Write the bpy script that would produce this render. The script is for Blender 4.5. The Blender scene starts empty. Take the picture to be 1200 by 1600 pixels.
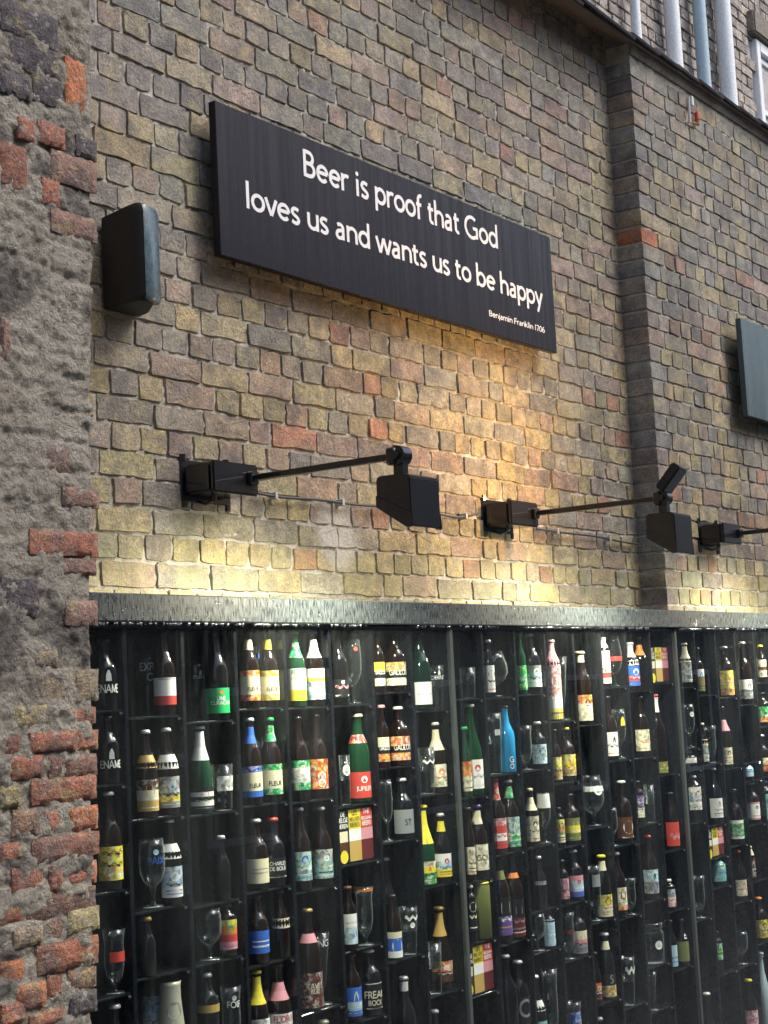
import bpy, bmesh, math, random, re
from mathutils import Vector, Matrix, noise as mn

# ---------------------------------------------------------------- camera
scene = bpy.context.scene
col = scene.collection
CAM = (0.0, -3.8799, 2.55)
ROWS = ((0.57952449, -0.81340979, -0.05015853), (0.06337622, 0.1063434, -0.99230768), (0.81248681, 0.57188775, 0.11317944))
cam_data = bpy.data.cameras.new('camera')
cam = bpy.data.objects.new('camera', cam_data); col.objects.link(cam)
R_, D_, F_ = (Vector(r) for r in ROWS)
m = Matrix((R_, -D_, -F_)).transposed().to_4x4(); m.translation = Vector(CAM)
cam.matrix_world = m
cam_data.sensor_fit = 'VERTICAL'; cam_data.sensor_height = 36; cam_data.sensor_width = 27
cam_data.lens = 2500 / 1600 * 36
cam_data.clip_start = .05; cam_data.clip_end = 300
scene.camera = cam
scene.render.resolution_x = 768; scene.render.resolution_y = 1024

# ---------------------------------------------------------------- sky, sun, exposure
SUN_EL, SUN_AZ = math.radians(52), math.radians(152)      # azimuth measured from +Y towards +X
world = bpy.data.worlds.new('World'); scene.world = world; world.use_nodes = True
wn = world.node_tree.nodes; wl = world.node_tree.links
sky = wn.new('ShaderNodeTexSky'); sky.sky_type = 'NISHITA'; sky.sun_disc = False
sky.sun_elevation = SUN_EL; sky.sun_rotation = SUN_AZ; sky.dust_density = 4.0; sky.air_density = 1.0; sky.ozone_density = 1.0
wl.new(sky.outputs[0], wn['Background'].inputs[0]); wn['Background'].inputs[1].default_value = 0.10
sd = bpy.data.lights.new('sun', 'SUN'); sd.energy = 0.9; sd.angle = math.radians(25); sd.color = (1, .985, .96)
sun = bpy.data.objects.new('sun', sd); col.objects.link(sun)
sdir = Vector((math.sin(SUN_AZ) * math.cos(SUN_EL), math.cos(SUN_AZ) * math.cos(SUN_EL), math.sin(SUN_EL)))
sun.rotation_euler = sdir.to_track_quat('Z', 'Y').to_euler(); sun.location = (0, 0, 12)
vs = scene.view_settings
vs.view_transform = 'Standard'; vs.look = 'None'; vs.gamma = 1; vs.use_curve_mapping = False
vs.exposure = 1.05

ITEMS = [
 ('long', 0, 3.5541, -0.2926, 1.3752, 0.2853, 0.0374, 'k', 'w', None, None, [], 'dark bottle with broad white crown cap', 0),
 ('tulip', 0, 3.5555, -0.294, 1.6936, 0.1902, 0.036, 'x', None, None, (0.499, 0.659, 'r1'), [], 'stemmed glass with a red badge', 0.4),
 ('long', 0, 3.5534, -0.2919, 2.0022, 0.2936, 0.0381, 'n', 'w', None, (0.101, 0.444, 'Y1'), [('~', 0.351, 0.404, 'k'), ('~', 0.233, 0.285, 'k'), ('~', 0.141, 0.193, 'w')], 'large white-capped bottle with bright yellow label', 0),
 ('goblet', 0, 3.5485, -0.2001, 2.0022, 0.2409, 0.043, 'q', None, None, None, [], 'green-tinted stemmed goblet beside the yellow label', 0),
 ('stub', 0, 3.5559, -0.2944, 2.3217, 0.2041, 0.0356, 'k', 'k', None, None, [('ENAME', 0.226, 0.341, 'w'), ('^', 0.361, 0.515, 'w')], 'black bottle with small tower above ENAME print', 0),
 ('tulip', 0, 3.558, -0.2175, 2.3217, 0.1797, 0.0335, 'x', None, None, None, [], 'slim clear glass behind the ENAME bottle', 0),
 ('stub', 0, 3.5541, -0.2926, 2.5472, 0.214, 0.0374, 'k', 'k', None, None, [('ENAME', 0.234, 0.355, 'w'), ('^', 0.402, 0.56, 'w')], 'black stubby bottle printed ENAME under a tower', 0),
 ('tulip', 0, 3.5555, -0.2175, 2.5472, 0.2024, 0.036, 'x', None, None, None, [('^', 0.861, 0.96, 'w')], 'tall clear glass with white tower print', 0),
 ('jug', 1, 3.8069, -0.2829, 1.449, 0.2375, 0.0461, 'c', None, None, None, [('o', 0.527, 0.742, 'e')], 'cream stoneware jug with raised crest', 0),
 ('long', 1, 3.8159, -0.1989, 1.449, 0.2601, 0.0373, 'n', 'k', None, (0.215, 0.726, 'L1w1'), [], 'bottle with tall pale label next to a stone jug', 0),
 ('long', 1, 3.6916, -0.304, 1.7241, 0.1765, 0.026, 'k', 'd', None, None, [], 'near-black bottle with gold crown', 0),
 ('goblet', 1, 3.7399, -0.287, 1.9236, 0.2128, 0.0424, 'x', None, None, None, [('PAIX', 0.636, 0.739, 'b'), ('o', 0.767, 0.851, 'l')], 'stemmed goblet printed PAIX in blue', 0),
 ('long', 1, 3.8174, -0.295, 1.9236, 0.2663, 0.0345, 'n', 'w', (0.536, 0.71, 'w'), (0.086, 0.446, 'L2w1'), [], 'white-capped bottle with pale blue picture label', 0),
 ('long', 1, 3.8178, -0.2938, 2.205, 0.2726, 0.0362, 'n', 'w', (0.527, 0.692, 'w'), (0.078, 0.437, 'E3Y1e1'), [], 'white-capped bottle with silver label and yellow sun', 0),
 ('long', 1, 3.7203, -0.2949, 2.205, 0.2707, 0.0351, 'n', 'w', (0.563, 0.711, 'd'), (0.07, 0.43, 'N1c1d1'), [], 'brown bottle with gold neck and swirling brown label', 0),
 ('tulip', 1, 3.818, -0.2175, 2.205, 0.2081, 0.036, 'x', None, None, (0.643, 0.762, 'p1'), [], 'thin flared glass with pink mark', 0.5),
 ('long', 1, 3.8173, -0.2933, 2.5202, 0.2718, 0.0367, 'n', None, None, (0.115, 0.434, 'w2r1'), [('_', 0.411, 0.427, 'e')], 'brown bottle with white over red label', 0),
 ('pint', 1, 3.818, -0.2175, 2.5202, 0.2076, 0.036, 'x', None, None, None, [('EXPO', 0.699, 0.819, 'w'), ('O', 0.538, 0.659, 'w')], 'wide pint glass printed EXPO and a ring', 0),
 ('tulip', 2, 4.0805, -0.294, 1.3915, 0.2328, 0.036, 'x', None, None, None, [('FOIF', 0.718, 0.806, 'w'), ('o', 0.815, 0.885, 'w')], 'glass with white FOIF lettering', 0),
 ('long', 2, 3.9691, -0.2934, 1.3915, 0.2915, 0.0366, 'k', 's', None, (0.592, 0.675, 'd1'), [], 'black bottle with small gold emblem', 0),
 ('goblet', 2, 3.9942, -0.2878, 1.7215, 0.163, 0.0422, 'x', None, None, None, [], 'heavy-footed goblet beside an orange label', 0),
 ('stub', 2, 4.0717, -0.3, 1.7215, 0.1695, 0.03, 'n', 'k', None, (0.147, 0.707, 'Y1o1r1p1'), [], 'broad dark bottle with yellow to red sunset label', 0),
 ('long', 2, 4.0525, -0.3027, 1.9059, 0.2075, 0.0273, 'k', 's', None, None, [], 'unlabelled shadowy bottle standing alone', 0),
 ('tumbler', 2, 4.0805, -0.294, 2.1944, 0.1514, 0.036, 'x', None, None, (0.428, 0.748, 'W1'), [], 'short tumbler bearing a white square print', 0.45),
 ('champ', 2, 3.9783, -0.2906, 2.1944, 0.2839, 0.0394, 'g', 'w', (0.602, 0.985, 'w'), (0.032, 0.295, 'k1w1k1w1k1'), [], 'green champagne bottle wrapped in silver foil neck', 0),
 ('goblet', 2, 4.0735, -0.2001, 2.4939, 0.2065, 0.043, 'x', None, None, None, [('CORNET', 0.673, 0.726, 'w'), ('^', 0.736, 0.82, 'w')], 'goblet etched with a small white tower', 0),
 ('long', 2, 4.0753, -0.2888, 2.4939, 0.2981, 0.0412, 'k', 'k', None, (0.072, 0.352, 'g1'), [('LIME', 0.216, 0.259, 'w'), ('CURACAO', 0.165, 0.208, 'w'), ('o', 0.28, 0.324, 'o')], 'tall dark bottle with wide green label', 0),
 ('long', 3, 4.3355, -0.2865, 1.3312, 0.3247, 0.0435, 'n', 'm', (0.631, 0.809, 'p'), (0.173, 0.5, 'W1'), [('FLORIS', 0.415, 0.48, 'r')], 'maroon-necked bottle with pink collar and FLORIS label', 0),
 ('tulip', 3, 4.343, -0.1984, 1.3312, 0.2741, 0.036, 'x', None, None, (0.699, 0.834, 'P1'), [], 'glass with pink and white print', 0),
 ('long', 3, 4.2178, -0.2906, 1.3312, 0.3207, 0.0394, 'n', 'y', (0.66, 0.985, 'y'), (0.193, 0.517, 'W1r1'), [], 'bottle with long gold foil neck', 0),
 ('goblet', 3, 4.336, -0.2175, 1.6749, 0.1905, 0.043, 'x', None, None, None, [], 'wide goblet with faceted stem on the fourth shelf', 0),
 ('long', 3, 4.3486, -0.2996, 1.6749, 0.226, 0.0304, 'n', 'n', (0.441, 0.585, 'c'), None, [], 'bottle with round cream neck tag behind a goblet', 0),
 ('stub', 3, 4.2323, -0.2918, 1.6749, 0.226, 0.0382, 'n', 'n', None, (0.149, 0.476, 'b1'), [('_', 0.317, 0.335, 'w'), ('_', 0.242, 0.27, 'w')], 'brown bottle with navy blue label', 0),
 ('stub', 3, 4.3378, -0.2888, 1.9159, 0.2304, 0.0412, 'k', 'r', None, (0.111, 0.422, 'k1'), [('CHARLES', 0.309, 0.365, 'w'), ('DE BOUR', 0.233, 0.29, 'w'), ('_', 0.139, 0.148, 'w')], 'red-capped black bottle with white lettering', 0),
 ('stub', 3, 4.2453, -0.2906, 1.9159, 0.2341, 0.0394, 'n', 's', None, (0.094, 0.441, 'c1'), [('_', 0.294, 0.304, 'e'), ('_', 0.24, 0.249, 'e')], 'brown bottle with plain cream label', 0),
 ('long', 3, 4.3405, -0.2915, 2.202, 0.2876, 0.0377, 'n', 'g', (0.715, 0.907, 'G'), (0.086, 0.446, 'G1c3G1'), [('FLEUR', 0.193, 0.246, 'k')], 'green-capped bottle with green FLEUR label', 0),
 ('long', 3, 4.2317, -0.2925, 2.202, 0.2909, 0.0375, 'n', 'l', (0.701, 0.895, 'b'), (0.084, 0.44, 'B1c3b1'), [('FLEUR', 0.195, 0.24, 'k')], 'blue-capped bottle with blue neck and FLEUR label', 0),
 ('tulip', 3, 4.343, -0.2175, 2.202, 0.2241, 0.0353, 'x', None, None, (0.74, 0.82, 'b1'), [('#', 0.83, 0.92, 'w')], 'blue-banded glass between blue and green FLEUR bottles', 0),
 ('long', 3, 4.3425, -0.2935, 2.5265, 0.2655, 0.0365, 'n', 'n', (0.752, 0.879, 'y'), (0.086, 0.473, 'Y1c3Y1'), [('FLEUR', 0.204, 0.254, 'k')], 'longneck bottle with yellow FLEUR label and yellow collar', 0),
 ('long', 3, 4.2392, -0.2948, 2.5265, 0.2655, 0.0352, 'n', 'n', (0.747, 0.88, 'c'), (0.094, 0.482, 'O1c3O1'), [('FLEUR', 0.218, 0.267, 'k')], 'longneck bottle with orange and cream FLEUR label', 0),
 ('tulip', 3, 4.343, -0.2175, 2.5265, 0.2289, 0.036, 'x', None, None, (0.733, 0.822, 'b1'), [('#', 0.832, 0.931, 'w')], 'glass with bright blue band and white square', 0),
 ('stub', 4, 4.5709, -0.2899, 1.1903, 0.2315, 0.0401, 'k', 'c', None, None, [], 'pale-capped bottle at the foot of the picture', 0),
 ('flute', 4, 4.5985, -0.273, 1.4701, 0.2493, 0.0385, 'x', None, None, None, [('NG', 0.812, 0.91, 'w')], 'tall stemmed flute with white letters', 0),
 ('long', 4, 4.5118, -0.286, 1.4701, 0.3442, 0.044, 'n', 'd', (0.667, 0.756, 'p'), (0.031, 0.374, 'M1'), [('CAVES', 0.221, 0.272, 'c'), ('KLIP', 0.17, 0.215, 'c')], 'large bottle with dark maroon label and gold cap', 0),
 ('long', 4, 4.6049, -0.2934, 1.8832, 0.2772, 0.0366, 'n', 's', None, (0.101, 0.467, 'E1T2'), [], 'bottle with grey-green cartoon label, rightmost of three', 0),
 ('long', 4, 4.6071, -0.2175, 1.8832, 0.2567, 0.0344, 'n', 'k', None, (0.054, 0.472, 'd1T2'), [], 'bottle with gold-topped cartoon label', 0),
 ('long', 4, 4.4814, -0.2942, 1.8832, 0.2854, 0.0358, 'n', 's', None, (0.121, 0.47, 'T1'), [], 'bottle with blue-green cartoon label', 0),
 ('long', 4, 4.602, -0.2905, 2.1931, 0.2972, 0.0377, 'n', 'k', None, (0.11, 0.465, 'O1'), [('o', 0.211, 0.318, 'w'), ('o', 0.134, 0.234, 'w')], 'bottle with reddish label showing white blossoms', 0),
 ('tulip', 4, 4.6055, -0.2175, 2.1931, 0.204, 0.0344, 'x', None, None, (0.67, 0.852, 'd1'), [], 'gold printed glass between two picture labels', 0.5),
 ('long', 4, 4.495, -0.2925, 2.1931, 0.2937, 0.0375, 'n', 'k', None, (0.126, 0.478, 'G1W2G1'), [], 'bottle with green and white floral label', 0),
 ('long', 4, 4.6052, -0.2937, 2.5205, 0.2715, 0.0363, 'n', 'b', (0.64, 0.88, 'w'), (0.085, 0.495, 'w1y.4L2'), [('FLORIS', 0.409, 0.477, 'w')], 'white-necked FLORIS bottle with pale blue label', 0),
 ('long', 4, 4.4969, -0.2944, 2.5205, 0.2715, 0.0356, 'g', 'g', (0.645, 0.847, 'G'), (0.084, 0.503, 'w2y1'), [('FLORIS', 0.427, 0.486, 'g'), ('~', 0.36, 0.402, 'y')], 'green glass bottle with FLORIS label, yellow at its foot', 0),
 ('stub', 5, 4.8621, -0.2881, 1.3872, 0.2339, 0.0419, 'k', 'w', None, (0.104, 0.517, 'k1'), [('FREAK', 0.271, 0.379, 'c'), ('BOCK', 0.163, 0.242, 'c'), ('_', 0.487, 0.497, 'w'), ('_', 0.114, 0.124, 'w')], 'black bottle with bold FREAK BOCK label', 0),
 ('std', 5, 4.7393, -0.2968, 1.3872, 0.2379, 0.0332, 'n', 'n', None, (0.089, 0.514, 'b2l1b1'), [], 'brown bottle with violet-blue label', 0),
 ('tulip', 5, 4.8411, -0.294, 1.6401, 0.2086, 0.036, 'x', None, None, (0.933, 0.978, 'o1'), [], 'flared glass with orange rim', 0),
 ('std', 5, 4.734, -0.3016, 1.6401, 0.2244, 0.0284, 'n', 'n', None, (0.098, 0.574, 'w1L1'), [('_', 0.432, 0.442, 'e'), ('_', 0.351, 0.361, 'e')], 'brown bottle with tall white and pale blue label', 0),
 ('box3', 5, 4.7837, -0.31, 1.9457, 0.1932, 0.118, 'n', None, None, None, [], 'black, yellow and red beer carton', 0),
 ('std', 5, 4.8577, -0.2872, 2.1566, 0.3252, 0.0428, 'g', 'c', (0.671, 0.766, 'R'), (0.053, 0.344, 'r1'), [('o', 0.22, 0.3, 'w'), ('JUPILER', 0.133, 0.184, 'w')], 'green bottle with red JUPILER label', 0),
 ('tumbler', 5, 4.7391, -0.309, 2.1566, 0.1799, 0.021, 'x', None, None, None, [('o', 0.587, 0.819, 'w')], 'tall ribbed tumbler in front of the red label', 0),
 ('goblet', 5, 4.838, -0.294, 2.5206, 0.2385, 0.036, 'x', None, None, None, [('o', 0.819, 0.889, 'r')], 'large balloon goblet with a red spot', 0),
 ('long', 5, 4.7494, -0.2944, 2.5206, 0.2714, 0.0356, 'k', 'k', None, (0.096, 0.339, 'k1'), [('#', 0.279, 0.322, 'w'), ('~', 0.209, 0.27, 'p'), ('_', 0.114, 0.131, 'w')], 'black bottle with small pink and white lettering', 0),
 ('long', 6, 5.0744, -0.2888, 1.1718, 0.3148, 0.0412, 'k', 's', (0.835, 0.947, 's'), None, [], 'black bottle with silver collar below the pint glass', 0),
 ('pint', 6, 5.1195, -0.294, 1.5632, 0.1763, 0.036, 'x', None, None, None, [('~', 0.714, 0.85, 'w'), ('o', 0.565, 0.687, 'w')], 'pint glass with white print near the rim', 0),
 ('std', 6, 5.0104, -0.2999, 1.5632, 0.2361, 0.0301, 'n', 'k', None, (0.031, 0.43, 'c1b2w1'), [('o', 0.101, 0.32, 'w')], 'short bottle with cream, navy and white picture label', 0),
 ('long', 6, 5.0635, -0.2346, 1.5632, 0.3668, 0.044, 'k', 's', None, None, [], 'slim black bottle with a silver cap', 0),
 ('stub', 6, 5.1259, -0.2894, 1.9981, 0.227, 0.0406, 'k', 's', None, (0.087, 0.483, 'e1'), [('ST', 0.226, 0.322, 'k')], 'dark bottle with pewter grey ST label', 0),
 ('goblet', 6, 4.9969, -0.305, 1.9981, 0.2317, 0.025, 'x', None, None, None, [], 'glass at the left of the pewter label', 0),
 ('stub', 6, 5.1263, -0.2898, 2.2755, 0.2245, 0.0402, 'n', 'w', None, (0.088, 0.494, 'O2k1.4O1.6'), [('GAULOISE', 0.263, 0.351, 'w'), ('#', 0.373, 0.472, 'w')], 'right GAULOISE bottle with orange label and white cap', 0),
 ('stub', 6, 4.9941, -0.306, 2.2755, 0.2343, 0.024, 'n', 'p', None, (0.093, 0.484, 'c2k1.4O1.6'), [('GAULOISE', 0.278, 0.35, 'w')], 'left GAULOISE bottle with cream and orange label', 0),
 ('stub', 6, 5.1245, -0.288, 2.5592, 0.2328, 0.042, 'n', 'k', None, (0.099, 0.484, 'D2k1.4C1.6'), [('GAULOISE', 0.27, 0.355, 'w')], 'right GAULOISE bottle with amber and grey label', 0),
 ('stub', 6, 4.9892, -0.306, 2.5592, 0.2328, 0.024, 'n', 'm', None, (0.101, 0.488, 'y2k1.4C1.6'), [('GAULOISE', 0.289, 0.362, 'w')], 'left GAULOISE bottle with yellow label', 0),
 ('long', 7, 5.2659, -0.2916, 1.0364, 0.2925, 0.0384, 'k', 's', None, None, [], 'silver-capped bottle under the tumbler', 0),
 ('tumbler', 7, 5.2712, -0.294, 1.3903, 0.1922, 0.036, 'x', None, None, None, [], 'tall straight tumbler in front of bronze foil bottle', 0),
 ('champ', 7, 5.3655, -0.2689, 1.3903, 0.3153, 0.044, 'n', 'd', (0.647, 0.985, 'd'), (0.1, 0.349, 'O1n1'), [], 'champagne bottle with bronze foil and orange label', 0),
 ('long', 7, 5.3755, -0.2949, 1.8016, 0.2678, 0.0351, 'k', 's', (0.738, 0.888, 'y'), (0.085, 0.42, 'w1L1y1'), [], 'dark bottle with yellow collar and white-yellow label', 0),
 ('champ', 7, 5.2598, -0.2862, 1.8016, 0.3102, 0.0438, 'g', 'y', (0.522, 0.968, 'y'), (0.03, 0.307, 'C1y1G2'), [], 'green bottle with long yellow foil collar', 0),
 ('long', 7, 5.3746, -0.2938, 2.1531, 0.2752, 0.0362, 'n', 'w', (0.603, 0.898, 'c'), (0.08, 0.401, 'C1'), [], 'white-capped bottle with cream neck and pale yellow label', 0),
 ('tumbler', 7, 5.2943, -0.294, 2.1531, 0.1807, 0.036, 'x', None, None, None, [('~', 0.639, 0.75, 'w')], 'ribbed tumbler with a small eagle print', 0),
 ('pint', 7, 5.393, -0.294, 2.4803, 0.1749, 0.036, 'x', None, None, None, [('CORNET', 0.677, 0.765, 'w'), ('^', 0.78, 0.897, 'w')], 'narrow glass with white tower and script', 0),
 ('long', 7, 5.2975, -0.2868, 2.4803, 0.3117, 0.0432, 'G2', 'k', None, (0.071, 0.355, 'w1'), [('_', 0.201, 0.209, 'e')], 'dark green bottle with blank white label', 0),
 ('box3', 8, 5.5713, -0.31, 1.3368, 0.1913, 0.118, 'n', None, None, None, [], 'black, yellow and red beer carton', 0),
 ('can', 8, 5.6443, -0.2828, 1.5431, 0.223, 0.0472, 'v', 'y', None, None, [], 'tall olive green can with gold rim', 0),
 ('stub', 8, 5.5409, -0.308, 1.5431, 0.2255, 0.022, 'k', 's', None, (0.197, 0.813, 'k1'), [], 'bluish black bottle beside the olive can', 0),
 ('std', 8, 5.6517, -0.2902, 1.7836, 0.2966, 0.0398, 'n', 'u', (0.737, 0.921, 'c'), (0.116, 0.465, 'C1'), [('GOX', 0.247, 0.326, 'k')], 'purple-capped bottle with rounded cream GOX label', 0),
 ('std', 8, 5.5565, -0.309, 1.7836, 0.2929, 0.021, 'n', 'k', None, (0.093, 0.467, 'C1'), [], 'narrow view of a bottle with tall cream label', 0),
 ('champ', 8, 5.6475, -0.286, 2.1202, 0.3719, 0.044, 'g', 'w', None, (0.072, 0.39, 'w1'), [], 'green bottle with large white label', 0),
 ('long', 8, 5.5642, -0.308, 2.1202, 0.2813, 0.022, 'g', 'g', None, (0.08, 0.502, 'O1C1'), [], 'green bottle with orange to yellow label', 0),
 ('tumbler', 8, 5.6323, -0.296, 2.517, 0.1267, 0.034, 'x', None, None, None, [], 'squat cut-glass tumbler', 0),
 ('stub', 9, 5.912, -0.288, 1.1179, 0.2936, 0.042, 'k', 's', None, (0.157, 0.515, 'k1'), [('C', 0.229, 0.479, 'e')], 'black bottle with large grey C label', 0),
 ('long', 9, 5.816, -0.2866, 1.1179, 0.3321, 0.0434, 'k', 'w', None, None, [], 'white-capped bottle right of the carton', 0),
 ('std', 9, 5.91, -0.286, 1.504, 0.349, 0.044, 'n', 'k', (0.717, 0.778, 'o'), (0.032, 0.473, 'k1m1'), [], 'dark bottle with orange collar and black-red label', 0),
 ('std', 9, 5.8051, -0.286, 1.504, 0.349, 0.044, 'n', 'k', (0.733, 0.838, 'v'), (0.088, 0.537, 'k1u1'), [], 'dark bottle with purple-black label', 0),
 ('long', 9, 5.9145, -0.2905, 1.868, 0.294, 0.0395, 'n', 's', (0.743, 0.908, 'G'), (0.056, 0.477, 'T1G1'), [], 'bottle with large blue-green landscape label', 0),
 ('long', 9, 5.8049, -0.2904, 1.868, 0.3094, 0.0396, 'n', 'r', (0.708, 0.948, 'R'), (0.067, 0.468, 'P1r1w1r1'), [], 'red-necked bottle with pink, red and white label', 0),
 ('long', 9, 5.9166, -0.2926, 2.1943, 0.2812, 0.0374, 'B2', 'k', None, None, [('G', 0.15, 0.237, 'w'), ('O', 0.054, 0.131, 'w')], 'bright blue bottle with vertical white GO', 0),
 ('pint', 9, 5.8147, -0.294, 2.1943, 0.2553, 0.036, 'x', None, None, None, [('#', 0.632, 0.727, 'w')], 'tall clear glass left of the blue bottle', 0),
 ('std', 9, 5.7856, -0.308, 2.5157, 0.2411, 0.022, 'k', 's', None, (0.084, 0.552, 'w1'), [], 'small bottle with white label behind the snifter', 0),
 ('snifter', 9, 5.8846, -0.2606, 2.5157, 0.1939, 0.0694, 'x', None, None, None, [], 'round snifter with bright rim highlights', 0),
 ('tulip', 10, 6.1569, -0.294, 0.9835, 0.3563, 0.036, 'x', None, None, None, [], 'tall faint glass in the lowest visible row', 0),
 ('long', 10, 6.0431, -0.2863, 0.9835, 0.3452, 0.0437, 'k', 'w', (0.584, 0.707, 'w'), (0.109, 0.462, 't1'), [], 'white-capped bottle with white neck tag and teal label', 0),
 ('std', 10, 6.1618, -0.304, 1.4265, 0.1568, 0.026, 'k', 'k', None, (0.066, 0.775, 'l1'), [], 'black bottle with narrow pale blue label', 0),
 ('goblet', 10, 6.0803, -0.2886, 1.4265, 0.1568, 0.0414, 'x', None, None, None, [], 'small goblet left of the narrow blue label', 0),
 ('long', 10, 6.111, -0.3007, 1.5983, 0.2227, 0.0293, 'k', 's', (0.463, 0.536, 'e'), None, [], 'black bottle in an otherwise empty compartment', 0),
 ('goblet', 10, 6.1865, -0.3, 1.8704, 0.2181, 0.03, 'x', None, None, (0.695, 0.975, 'w1'), [], 'stemmed glass with pale oval print', 0),
 ('long', 10, 6.0772, -0.2984, 1.8704, 0.2436, 0.0316, 'n', 'c', (0.618, 0.843, 'c'), (0.08, 0.517, 'C1'), [], 'bottle with cream cone neck and cream label', 0),
 ('tulip', 10, 6.0658, -0.294, 2.1948, 0.1898, 0.036, 'x', None, None, None, [], 'slender tulip glass beside the silhouette label', 0),
 ('stub', 10, 6.1816, -0.2951, 2.1948, 0.2014, 0.0349, 'k', 's', None, (0.098, 0.514, 'L1'), [('o', 0.278, 0.444, 'k')], 'dark bottle with pale blue silhouette label', 0),
 ('stub', 10, 6.1745, -0.288, 2.5208, 0.2649, 0.042, 'k', 'w', None, (0.109, 0.463, 'e1L1w1'), [], 'dark bottle with blue-grey and white label', 0),
 ('std', 10, 6.0517, -0.304, 2.5208, 0.2637, 0.026, 'g', 'g', None, (0.072, 0.472, 'G1'), [], 'bottle with green patterned label', 0),
 ('tulip', 11, 6.3504, -0.294, 0.9321, 0.2327, 0.036, 'x', None, None, (0.117, 0.823, 'B1'), [], 'blue printed glass low in the middle case', 0),
 ('stub', 11, 6.4396, -0.2906, 1.3515, 0.2215, 0.0394, 'k', 'k', None, (0.05, 0.493, 'c1p.6e1'), [], 'black bottle with pinkish grey label', 0),
 ('tulip', 11, 6.3366, -0.294, 1.3515, 0.2022, 0.036, 'x', None, None, (0.547, 0.63, 'm1'), [], 'glass with a faint red mark', 0),
 ('stub', 11, 6.4374, -0.2908, 1.5935, 0.22, 0.0392, 'k', 's', None, (0.075, 0.498, 'p1l2b1'), [], 'dark bottle with bright blue wave label', 0),
 ('stub', 11, 6.3083, -0.304, 1.5935, 0.1893, 0.026, 'k', 'k', None, (0.119, 0.588, 'P1'), [], 'bottle with pale pink label left of the blue wave', 0),
 ('stub', 11, 6.4394, -0.2904, 1.8396, 0.2229, 0.0396, 'n', 'k', None, (0.079, 0.526, 'v1y1v1'), [], 'bottle with olive and gold label', 0),
 ('std', 11, 6.3022, -0.306, 1.8396, 0.173, 0.024, 'n', 'k', None, (0.127, 0.708, 'Y1O1c1'), [], 'small bottle with yellow and red label', 0),
 ('stub', 11, 6.437, -0.288, 2.1215, 0.2393, 0.042, 'n', 'y', None, (0.096, 0.493, 'Y2D1'), [], 'right bottle of an amber labelled pair, yellow cap', 0),
 ('stub', 11, 6.3116, -0.304, 2.1215, 0.2348, 0.026, 'n', 'k', None, (0.06, 0.481, 'Y1D1'), [], 'left bottle of an amber labelled pair', 0),
 ('std', 11, 6.3564, -0.286, 2.3938, 0.3633, 0.0397, 'n', 'p', (0.682, 0.985, 'p'), (0.02, 0.682, 'P3w1Y1'), [], 'tall bottle in a pink sleeve with yellow foot', 0),
 ('flute', 11, 6.4359, -0.2869, 2.3938, 0.287, 0.0388, 'x', None, None, None, [], 'slim flute beside the pink bottle', 0),
 ('long', 12, 6.5857, -0.2896, 0.7434, 0.3081, 0.0404, 'k', 's', None, None, [], 'silver-capped bottle at the lower frame edge', 0),
 ('std', 12, 6.6842, -0.2909, 1.1199, 0.291, 0.0391, 'k', 's', (0.753, 0.881, 'c'), (0.035, 0.388, 'k1D1'), [('S', 0.241, 0.369, 'e')], 'bottle with black and gold S label', 0),
 ('std', 12, 6.5494, -0.306, 1.1199, 0.2266, 0.024, 'n', 'k', None, (0.08, 0.415, 'O1m1'), [], 'bottle with rusty orange label', 0),
 ('std', 12, 6.7007, -0.2919, 1.4785, 0.2836, 0.0381, 'k', 'y', (0.754, 0.908, 'c'), (0.028, 0.375, 'Y1c1'), [], 'yellow-capped bottle with cream collar and gold label', 0),
 ('tulip', 12, 6.6077, -0.294, 1.4785, 0.2476, 0.036, 'x', None, None, (0.617, 0.837, 'e1'), [], 'glass with a grey oval badge', 0.4),
 ('snifter', 12, 6.6855, -0.274, 1.8975, 0.2291, 0.056, 'x', None, None, (0.692, 0.794, 'w1'), [('o', 0.615, 0.807, 'w')], 'wide chalice with white printed band', 0),
 ('std', 12, 6.6298, -0.286, 2.3654, 0.3377, 0.044, 'n', 'c', (0.85, 0.985, 'c'), (0.052, 0.402, 'O1C2'), [], 'bottle with ball stopper and orange-cream label', 0),
 ('pint', 13, 6.8814, -0.294, 1.0544, 0.219, 0.036, 'x', None, None, None, [('~', 0.639, 0.826, 'w')], 'tall pint glass with white chevron', 0),
 ('tulip', 13, 6.9532, -0.2957, 1.4586, 0.1685, 0.0343, 'x', None, None, None, [], 'small glass beside cream and salmon label', 0),
 ('long', 13, 6.8496, -0.2921, 1.4586, 0.2991, 0.0379, 'n', 'w', None, (0.122, 0.467, 'C2O.6'), [('U', 0.289, 0.407, 'n')], 'white-capped bottle with cream and salmon label', 0),
 ('stub', 13, 6.9567, -0.288, 1.7928, 0.2906, 0.042, 'n', 'w', None, (0.077, 0.418, 'n1'), [('o', 0.149, 0.356, 'w'), ('_', 0.087, 0.108, 'w')], 'bottle with brown label and pale face', 0),
 ('goblet', 13, 6.81, -0.304, 1.7928, 0.1763, 0.026, 'x', None, None, None, [], 'angular glass left of the face label', 0),
 ('goblet', 13, 6.9584, -0.296, 2.1878, 0.2361, 0.034, 'x', None, None, None, [('^', 0.664, 0.845, 'y')], 'glass with a yellow triangle', 0),
 ('long', 13, 6.8628, -0.2912, 2.1878, 0.3004, 0.0388, 'n', 'k', None, (0.065, 0.436, 'w1'), [], 'brown bottle with blank narrow white label', 0),
 ('snifter', 13, 6.964, -0.29, 2.5323, 0.2422, 0.04, 'x', None, None, (0.502, 0.591, 'r1'), [], 'balloon glass with a red band', 0),
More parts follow.
